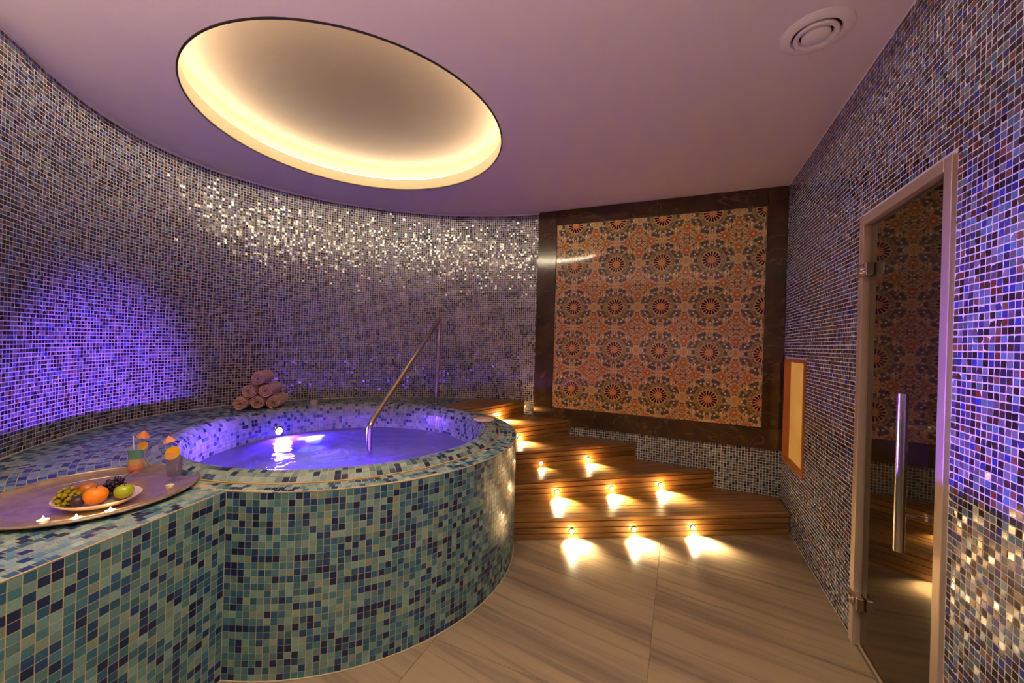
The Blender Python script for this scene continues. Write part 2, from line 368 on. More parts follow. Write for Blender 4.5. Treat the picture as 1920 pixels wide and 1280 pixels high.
# ------------------------------------------------------------------ patterned tile panel in brown marble
m, nt, b = new_mat('brown_marble'); n = N(nt); p = n.pos()
ob = n.m('MULTIPLY', n.node('ShaderNodeObjectInfo').outputs['Random'], 7.0)
pp = n.node('ShaderNodeVectorMath', operation='ADD'); n.put(pp.inputs[0], p); n.put(pp.inputs[1], n.comb(ob, ob, ob)); pp = pp.outputs[0]
c = n.ramp(n.noise(pp, 5, 6, 0.6, 0.6), [(0.3, lin(50, 35, 21)), (0.55, lin(70, 50, 30)), (0.75, lin(90, 65, 40))])
vein = n.m('ABSOLUTE', n.m('SUBTRACT', n.noise(n.mapv(pp, (1, 1, 1.5), (0.3, 0.6, 0.2)), 2.2, 5, 0.5, 1.2), 0.5))
c = n.mix(n.m('MULTIPLY', n.step(vein, 0.006, 0.005), 0.3), c, lin(150, 120, 86))
nt.links.new(c, b.inputs['Base Color']); b.inputs['Roughness'].default_value = 0.12; b.inputs['Specular IOR Level'].default_value = 0.5
M['brown'] = m
m, nt, b = new_mat('patterned_tile_print'); n = N(nt); s = n.sep(n.pos()); UU = 0.404
u = n.m('MULTIPLY', s[0], 1 / UU); v = n.m('MULTIPLY', n.m('SUBTRACT', s[2], 2.121), 1 / UU)
fx = n.m('ABSOLUTE', n.m('SUBTRACT', u, n.m('ROUND', u))); fy = n.m('ABSOLUTE', n.m('SUBTRACT', v, n.m('ROUND', v)))
def dist(cx, cy): return n.m('SQRT', n.m('ADD', n.m('POWER', n.m('SUBTRACT', fx, cx), 2.0), n.m('POWER', n.m('SUBTRACT', fy, cy), 2.0)))
r = dist(0, 0); th = n.m('ARCTAN2', fy, fx)
def voro(scale, feat='F1'):
    q = n.node('ShaderNodeTexVoronoi', feature=feat); n.put(q.inputs['Vector'], n.comb(fx, fy, 0.0)); q.inputs['Scale'].default_value = scale; return q
v1 = voro(30); v2 = voro(19); v3 = voro(44)
base = n.ramp(n.sep(v1.outputs['Color'])[0], [(0.0, lin(206, 172, 122)), (0.35, lin(194, 146, 84)), (0.6, lin(208, 182, 136)), (0.82, lin(94, 78, 56)), (1.0, lin(170, 144, 102))])
base.node.color_ramp.interpolation = 'CONSTANT'
base = n.mix(n.m('MULTIPLY', n.step(v1.outputs['Distance'], 0.24, 0.05), 0.75), base, lin(238, 204, 156))
lat = n.m('MINIMUM', n.m('PINGPONG', n.m('ADD', fx, fy), 0.045), n.m('PINGPONG', n.m('SUBTRACT', fx, n.m('SUBTRACT', fy, 4.0)), 0.045))
base = n.mix(n.m('MULTIPLY', n.step(lat, 0.006, 0.004), n.step(dist(0.5, 0.5), 0.24, 0.01)), base, lin(110, 52, 34))
# slate and olive garland of leaves around each rosette
c16 = n.m('COSINE', n.m('MULTIPLY', th, 16.0)); c8 = n.m('COSINE', n.m('MULTIPLY', th, 8.0))
inv = lambda x: n.m('SUBTRACT', 1.0, x)
gcol = n.ramp(n.sep(v2.outputs['Color'])[0], [(0.0, lin(54, 60, 66)), (0.3, lin(74, 80, 60)), (0.5, lin(46, 54, 74)), (0.68, lin(94, 78, 56)), (0.8, lin(74, 84, 78)), (0.92, lin(62, 50, 60))]); gcol.node.color_ramp.interpolation = 'CONSTANT'
ringz = n.m('MULTIPLY', n.step(r, 0.285, 0.01), inv(n.step(r, 0.24, 0.01)))
base = n.mix(n.m('MULTIPLY', ringz, 0.6), base, lin(116, 100, 66))
leaf1 = n.m('MULTIPLY', n.step(n.m('ABSOLUTE', n.m('SUBTRACT', r, 0.318)), 0.042, 0.012), inv(n.step(c16, -0.35, 0.3)))
leaf2 = n.m('MULTIPLY', n.step(n.m('ABSOLUTE', n.m('SUBTRACT', r, 0.402)), 0.040, 0.012), inv(n.step(n.m('MULTIPLY', c8, -1.0), -0.2, 0.3)))
base = n.mix(n.m('MULTIPLY', leaf1, 0.9), base, gcol); base = n.mix(n.m('MULTIPLY', leaf2, 0.85), base, gcol)
# orange flowers between the rosettes
for cx, cy in ((0.5, 0.24), (0.24, 0.5)):
    d = dist(cx, cy); base = n.mix(n.m('MULTIPLY', n.step(d, 0.078, 0.012), 0.8), base, lin(190, 118, 60)); base = n.mix(n.m('MULTIPLY', n.step(n.m('ABSOLUTE', n.m('SUBTRACT', d, 0.05)), 0.012, 0.006), 0.5), base, lin(150, 66, 32)); base = n.mix(n.step(d, 0.02, 0.006), base, lin(236, 200, 140))
for cx, cy in ((0.33, 0.14), (0.14, 0.33), (0.27, 0.27), (0.36, 0.0), (0.0, 0.36)):
    base = n.mix(n.step(dist(cx, cy), 0.017, 0.006), base, lin(240, 226, 206))
# rosette
oct_ = n.m('MULTIPLY_ADD', n.m('COSINE', n.m('MULTIPLY', th, 8.0)), -0.012, r)
ringm = n.m('MULTIPLY', n.step(oct_, 0.245, 0.006), n.m('SUBTRACT', 1.0, n.step(oct_, 0.195, 0.006)))
rc = n.mix(n.step(v3.outputs['Distance'], 0.34, 0.08), lin(120, 104, 66), lin(226, 202, 140))
base = n.mix(ringm, base, rc)
base = n.mix(n.step(oct_, 0.197, 0.006), base, lin(206, 160, 118))
pet = n.m('MULTIPLY', n.m('MULTIPLY', n.step(r, 0.180, 0.006), n.m('SUBTRACT', 1.0, n.step(r, 0.080, 0.006))), n.m('SUBTRACT', 1.0, n.step(n.m('COSINE', n.m('MULTIPLY', th, 16.0)), -0.45, 0.2)))
base = n.mix(pet, base, lin(52, 8, 14))
base = n.mix(n.step(r, 0.076, 0.006), base, lin(206, 136, 86)); base = n.mix(n.step(n.m('MULTIPLY_ADD', n.m('COSINE', n.m('MULTIPLY', th, 8.0)), 0.012, r), 0.035, 0.006), base, lin(222, 162, 84))
nt.links.new(base, b.inputs['Base Color']); b.inputs['Roughness'].default_value = 0.07; b.inputs['Specular IOR Level'].default_value = 0.32
M['print'] = m
panel = empty('patterned_panel', (0.7, 0, 0.535)); tag(panel, 'large patterned tile panel of rosettes framed in brown marble', 'panel')
def pbox(name, xa, xb, za, zb, d0, d1, mat, bev=0.0015):
    o = box_obj(name, xa, xb, d1, d0, za, zb, mat, None, bev)
    o.parent = panel; o.matrix_parent_inverse = Matrix.Translation(-Vector(panel.location)); return o
PX0, PX1, PZ0, PZ1 = -0.192, 1.614, 0.708, 2.545
gx = [PX0] + [k * 0.202 for k in range(0, 8)] + [PX1]
gz = [PZ0] + [2.121 - 0.202 * k for k in range(6, -3, -1)] + [PZ1]
gz = [z for i, z in enumerate(gz) if i == 0 or z - gz[i - 1] > 0.01]
pbox('backing', PX0, PX1, PZ0, PZ1, 0.0, -0.006, M['black'], 0)
for i in range(len(gx) - 1):
    for j in range(len(gz) - 1):
        pbox('tile', gx[i] + 0.0007, gx[i + 1] - 0.0007, gz[j] + 0.0007, gz[j + 1] - 0.0007, -0.004, -0.014 - random.uniform(0, 0.0008), M['print'], 0.0008)
MX0 = -0.388
ms = [('marble_slab', MX0, PX0 - 0.004, 1.62, ZC - 0.002), ('marble_slab', MX0, PX0 - 0.004, PZ0, 1.618), ('marble_slab', PX1 + 0.004, XR - 0.004, PZ0, 1.55), ('marble_slab', PX1 + 0.004, XR - 0.004, 1.552, ZC - 0.002),
      ('marble_slab', PX0 - 0.002, 0.75, PZ1 + 0.004, ZC - 0.002), ('marble_slab', 0.752, PX1 + 0.002, PZ1 + 0.004, ZC - 0.002), ('marble_slab', MX0, 0.66, PBZ, PZ0 - 0.002), ('marble_slab', 0.662, XR - 0.004, PBZ, PZ0 - 0.002)]
for nm, a, b_, c_, d_ in ms: pbox(nm, a, b_, c_, d_, 0.0, -0.020, M['brown'])

# ------------------------------------------------------------------ hot tub
TH_K = None
K0, K1 = np.array((-0.634, -2.838)), np.array((-0.508, -3.42)); bd = (K1 - K0) / np.linalg.norm(K1 - K0)
o_ = K0 - DC; bq = o_ @ bd; t = -bq - 0; disc = bq * bq - (o_ @ o_ - DR * DR); tk = -bq + math.sqrt(disc); K = K0 + bd * tk
thk = math.atan2(K[1] - DC[1], K[0] - DC[0])
bn = np.array((-bd[1], bd[0]))                       # outward of the bench face
if bn[0] < 0: bn = -bn
LB = (YF + 0.01 - K[1]) / bd[1]
tub = empty('hot_tub', (BC[0], BC[1], 0)); tag(tub, 'round raised hot tub clad in teal and navy glass mosaic', 'hot tub')
def sub(o): o.parent = tub; o.matrix_parent_inverse = Matrix.Translation(-Vector(tub.location)); return o
bm = bmesh.new()
outline = []
th_end = math.atan2(-0.776 - DC[1], -0.985 - DC[0])
for a in np.linspace(thk, th_end, 80): outline.append(DC + DR * np.array((math.cos(a), math.sin(a))))
S0 = WS[np.argmin(np.hypot(WC[:, 0] + 0.985, WC[:, 1] + 0.128))]
for q in np.linspace(S0, WS[-1], 120):
    x, y, tx, ty = wall_at(q); outline.append(np.array((x, y)))
outline.append(K + bd * LB)
vt = [bm.verts.new((p[0], p[1], ZD)) for p in outline]; es = [bm.edges.new((vt[i], vt[(i + 1) % len(vt)])) for i in range(len(vt))]
vh = [bm.verts.new((BC[0] + RR * math.cos(a), BC[1] + RR * math.sin(a), ZD)) for a in np.linspace(0, 2 * PI, 120, endpoint=False)]; es += [bm.edges.new((vh[i], vh[(i + 1) % 120])) for i in range(120)]
bmesh.ops.triangle_fill(bm, use_beauty=True, edges=es)
vb = [bm.verts.new((p[0], p[1], 0.001)) for p in outline]
side = list(range(0, 80)) + [len(vt) - 1]
for i in range(79): bm.faces.new((vb[i], vb[i + 1], vt[i + 1], vt[i]))
bm.faces.new((vb[-1], vb[0], vt[0], vt[-1]))
ROLL = [(0.991, 0.741), (0.990, 0.745), (0.974, 0.759), (0.948, 0.7715), (0.917, 0.7760), (0.889, 0.768), (0.866, 0.748), (0.852, 0.721), (0.845, 0.69), (0.842, 0.62), (0.842, 0.10), (0.75, 0.055), (0.001, 0.05)]
RV, RF = lathe(ROLL, 120, False, BC[0], BC[1]); rv = [bm.verts.new(v) for v in RV]
for f in RF:
    try: bm.faces.new([rv[i] for i in f])
    except ValueError: pass
bmesh.ops.remove_doubles(bm, verts=bm.verts[:], dist=1e-5)
for f in bm.faces: f.smooth = False
bmesh.ops.recalc_face_normals(bm, faces=bm.faces[:])
me = bpy.data.meshes.new('grout_shell'); bm.to_mesh(me); bm.free(); me.materials.append(M['tgrout'])
sub(link(bpy.data.objects.new('grout_shell', me)))
tiles = [[], [], [], [], [], []]; front = []
def addt(C, U, V, hu, hv, pal, isfront=False, cols=None):
    k = len(C)
    if k == 0: return
    for l, a in zip(tiles, (C, U, V, np.broadcast_to(hu, (k,)), np.broadcast_to(hv, (k,)), pick(pal, k) if cols is None else cols)): l.append(np.asarray(a, float))
    front.append(np.full(k, isfront))
hz = (PT - GT) / 2
nzr = int(ZD / PT); pz = (ZD - 0.006) / nzr; zrow = 0.003 + (np.arange(nzr) + 0.5) * pz
na = int(DR * (math.radians(62) - thk) / PT); A, Z = np.meshgrid(thk + 0.001 + (np.arange(na) + 0.5) * PT / DR, zrow, indexing='ij'); A = A.ravel(); Z = Z.ravel(); o1 = np.ones_like(A)
addt(np.c_[DC[0] + DR * np.cos(A), DC[1] + DR * np.sin(A), Z], np.c_[-np.sin(A), np.cos(A), 0 * A], np.c_[0 * A, 0 * A, o1], hz, (pz - GT) / 2, TPAL, True)
nl = int(LB / PT); Lm, Z = np.meshgrid(0.002 + (np.arange(nl) + 0.5) * PT, zrow, indexing='ij'); Lm = Lm.ravel(); Z = Z.ravel(); o1 = np.ones_like(Lm)
addt(np.c_[K[0] + bd[0] * Lm, K[1] + bd[1] * Lm, Z], np.c_[-bd[0] * o1, -bd[1] * o1, 0 * o1], np.c_[0 * o1, 0 * o1, o1], hz, (pz - GT) / 2, TPAL, True)
# deck: rings around the basin, straight rows along the bench
def inside_deck(P, pad):
    poly = np.array(outline); x, y = P[:, 0], P[:, 1]; ins = np.zeros(len(P), bool); dm = np.full(len(P), 9.0)
    for i in range(len(poly)):
        a, b2 = poly[i], poly[(i + 1) % len(poly)]
        c = ((a[1] > y) != (b2[1] > y)) & (x < (b2[0] - a[0]) * (y - a[1]) / (b2[1] - a[1] + 1e-12) + a[0]); ins ^= c
        ab = b2 - a; tt = np.clip(((P - a) @ ab) / (ab @ ab + 1e-12), 0, 1); dm = np.minimum(dm, np.linalg.norm(P - a - tt[:, None] * ab, axis=1))
    return ins & (dm > pad)
def bench_dist(P): return -((P - K) @ bn)
for k in range(40):
    rr = RR + 0.006 + (k + 0.5) * PT; nn = int(2 * PI * rr / PT); a = (np.arange(nn) + (k % 2) * 0.5) * 2 * PI / nn
    P = np.c_[BC[0] + rr * np.cos(a), BC[1] + rr * np.sin(a)]
    straight = (bench_dist(P) < 0.40) & (P[:, 1] < K[1] - 0.0)
    ok = inside_deck(P, hz * 0.6) & ~straight
    a = a[ok]; P = P[ok]; o1 = np.ones(len(a))
    addt(np.c_[P, o1 * ZD], np.c_[-np.sin(a), np.cos(a), 0 * a], np.c_[-np.cos(a), -np.sin(a), 0 * a], (2 * PI * rr / nn - GT) / 2, hz, DPAL)
i_, j_ = np.meshgrid(np.arange(int(LB / PT)), np.arange(15), indexing='ij'); i_ = i_.ravel(); j_ = j_.ravel()
P = K[None] + bd[None] * ((i_ + 0.5 + 0.5 * (j_ % 2)) * PT)[:, None] - bn[None] * ((j_ + 0.5) * PT + 0.004)[:, None]
ok = inside_deck(P, hz * 0.6) & (P[:, 1] < K[1]) & (np.linalg.norm(P - BC, axis=1) > RR + 0.02); P = P[ok]; o1 = np.ones(len(P))
addt(np.c_[P, o1 * ZD], np.outer(o1, (bd[0], bd[1], 0)), np.outer(o1, (bn[0], bn[1], 0)), hz, hz, DPAL)
# rolled rim and basin wall, rows along the profile
pr = np.array(ROLL[1:11]); pl = np.r_[0, np.cumsum(np.linalg.norm(np.diff(pr, axis=0), axis=1))]
nr = int(pl[-1] / PT)
for k in range(nr):
    sm = 0.003 + (k + 0.5) * PT; r0 = np.interp(sm, pl, pr[:, 0]); z0 = np.interp(sm, pl, pr[:, 1])
    e = PT * 0.4; dr = np.interp(sm + e, pl, pr[:, 0]) - np.interp(sm - e, pl, pr[:, 0]); dz = np.interp(sm + e, pl, pr[:, 1]) - np.interp(sm - e, pl, pr[:, 1]); l = math.hypot(dr, dz); dr /= l; dz /= l
    nn = int(2 * PI * 0.91 / PT); a = np.arange(nn) * 2 * PI / nn; o1 = np.ones(nn)
    nr_, nz_ = -dz, dr                                # outward normal of the profile (up / towards the basin axis)
    if nz_ < 0 or (abs(nz_) < 1e-3 and nr_ > 0): nr_, nz_ = -nr_, -nz_
    Uv = np.c_[-np.sin(a), np.cos(a), 0 * a]; Vv = np.c_[dr * np.cos(a), dr * np.sin(a), dz * o1]; Nn = np.cross(Uv, Vv); want = np.c_[nr_ * np.cos(a), nr_ * np.sin(a), nz_ * o1]
    if (Nn * want).sum(1).mean() < 0: Uv = -Uv
    addt(np.c_[BC[0] + r0 * np.cos(a), BC[1] + r0 * np.sin(a), z0 * o1], Uv, Vv, (2 * PI * r0 / nn - GT) / 2, hz, BPAL)
T = [np.concatenate(l) for l in tiles]; fr = np.concatenate(front)
T[0] = T[0] - np.array((BC[0], BC[1], 0))[None] * 0
x_, y_, z_ = cam_px(T[0])
nobj_before = set(bpy.data.objects)
mosaic(T, None, M['ttile'], M['ttile_o'], 300, allow=fr, thick=0.0010, tilt=0.014)
for o in list(set(bpy.data.objects) - nobj_before): sub(o)
# pale edging along the top arrises and the foot
edge = [(*(K + bd * LB), ZD)] + [(*(K + bd * q), ZD) for q in (0.5, 0.0)] + [(*p, ZD) for p in outline[1:80]]
bm = bmesh.new(); tube(bm, edge, 0.0024, 6); sub(bm_obj('edge_joint', bm, M['tgrout']))
bm = bmesh.new(); tube(bm, [(p[0], p[1], 0.002) for p in edge], 0.004, 6); sub(bm_obj('foot_joint', bm, M['tgrout']))
M['gold'] = plain('rim_joint_brass', lin(150, 118, 70), 0.45)
sub(lathe_obj('rim_joint', [(RR - 0.001, ZD), (RR - 0.001, ZD + 0.004), (RR + 0.002, ZD + 0.004), (RR + 0.002, ZD)], M['gold'], None, 96, False, (BC[0], BC[1], 0)))

# water
WZ = 0.572
m, nt, b = new_mat('tub_water_surface'); n = N(nt)
p = n.pos(); hgt = n.m('ADD', n.noise(p, 5.0, 4, 0.55, 1.0), n.m('MULTIPLY', n.noise(n.mapv(p, (1, 1, 1), (0, 0, 0.6)), 14, 2), 0.25))
nt.links.new(n.bump(hgt, 0.35, 0.05), b.inputs['Normal'])
nt.links.new(n.mix(n.noise(p, 3, 3), lin(104, 88, 226), lin(150, 132, 244)), b.inputs['Base Color'])
b.inputs['Roughness'].default_value = 0.10; b.inputs['IOR'].default_value = 1.33; b.inputs['Specular IOR Level'].default_value = 0.5
tr = n.node('ShaderNodeBsdfTransparent'); tr.inputs[0].default_value = (0.72, 0.76, 1.0, 1); mx = n.node('ShaderNodeMixShader'); mx.inputs[0].default_value = 0.62
out_ = [q for q in nt.nodes if q.type == 'OUTPUT_MATERIAL'][0]
rf = n.node('ShaderNodeBsdfRefraction'); rf.inputs['Roughness'].default_value = 0.3; rf.inputs['IOR'].default_value = 1.2; rf.inputs['Color'].default_value = (0.8, 0.82, 1, 1); mr = n.node('ShaderNodeMixShader'); mr.inputs[0].default_value = 0.95
nt.links.new(tr.outputs[0], mr.inputs[1]); nt.links.new(rf.outputs[0], mr.inputs[2]); nt.links.new(mr.outputs[0], mx.inputs[1]); nt.links.new(b.outputs[0], mx.inputs[2]); nt.links.new(mx.outputs[0], out_.inputs[0])
V, F = [(BC[0], BC[1], WZ)], []
for i in range(1, 25):
    for j in range(96): V.append((BC[0] + 0.839 * i / 24 * math.cos(2 * PI * j / 96), BC[1] + 0.839 * i / 24 * math.sin(2 * PI * j / 96), WZ + 0.002 * math.sin(i * 1.3 + 3 * math.sin(j * 0.26)) * (i < 23)))
for j in range(96): F.append((0, 1 + j, 1 + (j + 1) % 96))
for i in range(23):
    for j in range(96): F.append((1 + i * 96 + j, 1 + (i + 1) * 96 + j, 1 + (i + 1) * 96 + (j + 1) % 96, 1 + i * 96 + (j + 1) % 96))
tag(mesh_obj('tub_water', V, F, m, smooth=True), 'violet lit milky water filling the round hot tub', 'water', kind='stuff')

# lamps in the basin wall
M['lamp_white'] = emitter('tub_lamp_lens', (0.75, 0.78, 1.0), 22.0)
M['lamp_under'] = emitter('underwater_lamp_lens', (0.35, 0.75, 1.0), 9.0)
M['lamp_dim'] = emitter('violet_tub_lamp_lens', (0.45, 0.3, 1.0), 5.0)
def tub_lamp(ang, z, label, lens, watts, col, r=0.028, out=0.075, beam=None, soft=0.012, dip=0.75, cone_g=150):
    a = math.radians(ang); t_ = empty('tub_lamp', (BC[0] + 0.838 * math.cos(a), BC[1] + 0.838 * math.sin(a), z), a + PI); tag(t_, label, 'lamp', 'lamps in the tub wall')
    h_ = lathe_obj('housing', [(r * 0.9, 0.0), (r * 1.35, 0.0), (r * 1.35, 0.006), (r * 1.05, 0.012), (r * 0.9, 0.012)], M['chrome'], t_, 24, True); h_.rotation_euler = (0, PI / 2, 0)
    l_ = lathe_obj('lens', [(0.0005, 0.014), (r * 0.5, 0.0125), (r * 0.9, 0.008), (r * 0.9, 0.0)], lens, t_, 24); l_.rotation_euler = (0, PI / 2, 0)
    if r > 0.05:
        for q_ in (h_, l_): q_.scale = (0.45, 1.9, 1)
    ld = bpy.data.lights.new('tub_lamp_light', 'SPOT'); ld.energy = watts; ld.color = col; ld.shadow_soft_size = 0.06; ld.spot_size = math.radians(cone_g); ld.spot_blend = 0.35
    lo = link(bpy.data.objects.new('lamp_glow', ld), t_); lo.location = (out, 0, 0); lo.rotation_euler = Vector((1, 0, -dip)).to_track_quat('-Z', 'Y').to_euler()
    if beam:
        aim, wb_, cone = beam
        ld = bpy.data.lights.new('tub_lamp_beam', 'SPOT'); ld.energy = wb_; ld.color = col; ld.shadow_soft_size = soft; ld.spot_size = math.radians(cone); ld.spot_blend = 1.0
        lo = link(bpy.data.objects.new('lamp_beam', ld), t_); lo.location = (0.03, 0, 0)
        wd = Vector(aim) - Vector((BC[0] + 0.808 * math.cos(a), BC[1] + 0.808 * math.sin(a), z)); wd.rotate(Matrix.Rotation(-(a + PI), 3, 'Z')); lo.rotation_euler = wd.to_track_quat('-Z', 'Y').to_euler()
tub_lamp(173, 0.615, 'round white lamp just above the waterline on the far tub wall', M['lamp_white'], TUB_W, PURPLE, beam=((XR, -2.44, 1.02), BEAM_W * 2.5, 32), soft=0.018)
tub_lamp(-14, 0.615, 'round lamp above the waterline on the tub wall nearest the wooden steps', M['lamp_dim'], TUB_W, PURPLE, beam=((-2.25, -2.65, 0.92), BEAM_W * 1.2, 44), soft=0.03, dip=0.95, cone_g=100)
tub_lamp(-62, 0.615, 'round lamp above the waterline hidden under the near tub lip', M['lamp_dim'], TUB_W, PURPLE, dip=0.92, cone_g=100)
tub_lamp(156, 0.43, 'round blue lamp under the water on the far tub wall', M['lamp_under'], UNDER_W, (0.25, 0.3, 1.0), 0.06)

# ------------------------------------------------------------------ wooden winder steps
m, nt, b = new_mat('oiled_teak'); n = N(nt); co = n.obco()
rnd = n.m('MULTIPLY', n.node('ShaderNodeObjectInfo').outputs['Random'], 9.0); s = n.sep(co)
gv = n.comb(n.m('MULTIPLY', s[0], 1.6), n.m('MULTIPLY_ADD', s[1], 26.0, rnd), n.m('MULTIPLY', s[2], 26.0))
g = n.noise(gv, 1.0, 6, 0.6, 0.5)
c = n.ramp(g, [(0.25, lin(74, 46, 22)), (0.42, lin(128, 88, 42)), (0.6, lin(164, 120, 62)), (0.8, lin(192, 150, 88))])
hs = n.node('ShaderNodeHueSaturation'); n.put(hs.inputs['Color'], c); n.put(hs.inputs['Value'], n.m('MULTIPLY_ADD', n.node('ShaderNodeObjectInfo').outputs['Random'], 0.35, 0.82))
nt.links.new(hs.outputs[0], b.inputs['Base Color']); b.inputs['Roughness'].default_value = 0.38; nt.links.new(n.bump(g, 0.12, 0.004), b.inputs['Normal'])
M['wood'] = m
M['woodcore'] = plain('dark_wood_carcass', lin(58, 32, 14), 0.7)
STEPS = [((-0.04, -1.345), (1.755, -0.34)), ((-0.148, -1.07), (1.285, -0.002)), ((-0.249, -0.828), (0.635, -0.002)), ((-0.373, -0.555), (-0.005, -0.004)), ((-0.69, -0.79), (-0.495, -0.03))]
RISE = 0.15
stairs = empty('wooden_stairs', (0.6, -0.6, 0)); tag(stairs, 'oiled wooden winder stairs climbing around the hot tub', 'stairs')
def half(poly, p0, nv):                              # keep the side where (p-p0).nv >= 0
    o = []
    for i in range(len(poly)):
        a, b2 = poly[i], poly[(i + 1) % len(poly)]; da = (a - p0) @ nv; db = (b2 - p0) @ nv
        if da >= 0: o.append(a)
        if (da >= 0) != (db >= 0): o.append(a + (b2 - a) * da / (da - db))
    return o
def prism(name, poly, z0, z1, mat, parent, org, ang, bev=0.0015):
    ca, sa = math.cos(-ang), math.sin(-ang); bm = bmesh.new()
    L = [((p[0] - org[0]) * ca - (p[1] - org[1]) * sa, (p[0] - org[0]) * sa + (p[1] - org[1]) * ca) for p in poly]
    lo = [bm.verts.new((x, y, z0)) for x, y in L]; hi = [bm.verts.new((x, y, z1)) for x, y in L]; k = len(L)
    bm.faces.new(lo[::-1]); bm.faces.new(hi)
    for i in range(k): bm.faces.new((lo[i], lo[(i + 1) % k], hi[(i + 1) % k], hi[i]))
    if bev: bmesh.ops.bevel(bm, geom=[e for e in bm.edges if e.verts[0].co.z == z1 and e.verts[1].co.z == z1], offset=bev, segments=1, affect='EDGES')
    o = bm_obj(name, bm, mat, None); o.location = (org[0], org[1], 0); o.rotation_euler = (0, 0, ang)
    o.parent = parent
    if parent == stairs: o.matrix_parent_inverse = Matrix.Translation(-Vector(stairs.location))
    return o                                         # a step stands at the world origin, so its planks need no inverse
def circ_hit(p, d, R):                               # farthest intersection of a line with the drum
    o = p - DC; bq = o @ d; dd = bq * bq - (o @ o - R * R)
    return None if dd < 0 else -bq + math.sqrt(dd)
for k, (a, b2) in enumerate(STEPS):
    a, b2 = np.array(a), np.array(b2); d = (b2 - a) / np.linalg.norm(b2 - a); nv = np.array((-d[1], d[0])); ang = math.atan2(d[1], d[0])
    zt = RISE * (k + 1); z0 = RISE * k
    nxt = None
    if k < 4:
        na_, nb_ = map(np.array, STEPS[k + 1]); dn = (nb_ - na_) / np.linalg.norm(nb_ - na_); nxt = (na_ + np.array((-dn[1], dn[0])) * 0.012, np.array((dn[1], -dn[0])))
    depth = 1.3
    def clip(poly, limit=True):
        poly = half(poly, np.array((0, -0.006)), np.array((0, -1.0))); poly = half(poly, np.array((XR - 0.006, 0)), np.array((-1.0, 0)))
        if k == 4: poly = half(poly, np.array((-0.982, 0)), np.array((1.0, 0)))
        if k >= 3: poly = half(poly, np.array((-0.388, -0.006)), np.array((-0.0, -1.0)))
        if limit and nxt and poly: poly = half(poly, nxt[0], nxt[1])
        return poly
    def strip(o0, o1):
        pts = []
        for oo in (o0, o1):
            p = a + nv * oo; h_ = circ_hit(p, d, DR + 0.006)
            pts.append(p + d * (h_ if h_ is not None else -1.0))
        e = 3.0
        return clip([pts[0], a + nv * o0 + d * e, a + nv * o1 + d * e, pts[1]])
    step = None
    pw_ = 0.062; q = 0; prisms = []
    while q * pw_ < depth:
        poly = strip(0.003 + q * pw_ if q else 0.0, q * pw_ + pw_ - 0.003)
        if k == 4:                                    # keep clear of the curved wall
            poly = half(poly, np.array((-0.50, -0.026)), np.array((0.24, -1.0))) if poly else poly
        if len(poly) >= 3:
            ar = 0.5 * abs(sum(poly[i][0] * poly[(i + 1) % len(poly)][1] - poly[(i + 1) % len(poly)][0] * poly[i][1] for i in range(len(poly))))
            if ar > 2e-4: prisms.append(poly)
        q += 1
    # carcass under the boards, as the step part itself
    core = []
    big = strip(0.022, 0.30 if k else 0.5)
    big = half(big, np.array((-0.50, -0.036)), np.array((0.24, -1.0))) if k == 4 else big
    step = prism('step', big, z0 + 0.002, zt - 0.024, M['woodcore'], stairs, (0, 0), 0.0, 0)
    for poly in prisms: prism('plank', poly, zt - 0.022, zt, M['wood'], step, a, ang)
    hr = (RISE - 0.024) / 3
    for j in range(3):
        p0 = a + nv * 0.002; h0 = circ_hit(p0, d, DR + 0.004); p1 = a + nv * 0.021; h1 = circ_hit(p1, d, DR + 0.004)
        rp = clip([p0 + d * h0, p0 + d * 3, p1 + d * 3, p1 + d * h1], False)
        if k == 4: rp = half(rp, np.array((-0.50, -0.026)), np.array((0.24, -1.0)))
        prism('plank', rp, z0 + 0.001 + j * hr, z0 + (j + 1) * hr - 0.0045, M['wood'], step, a, ang)

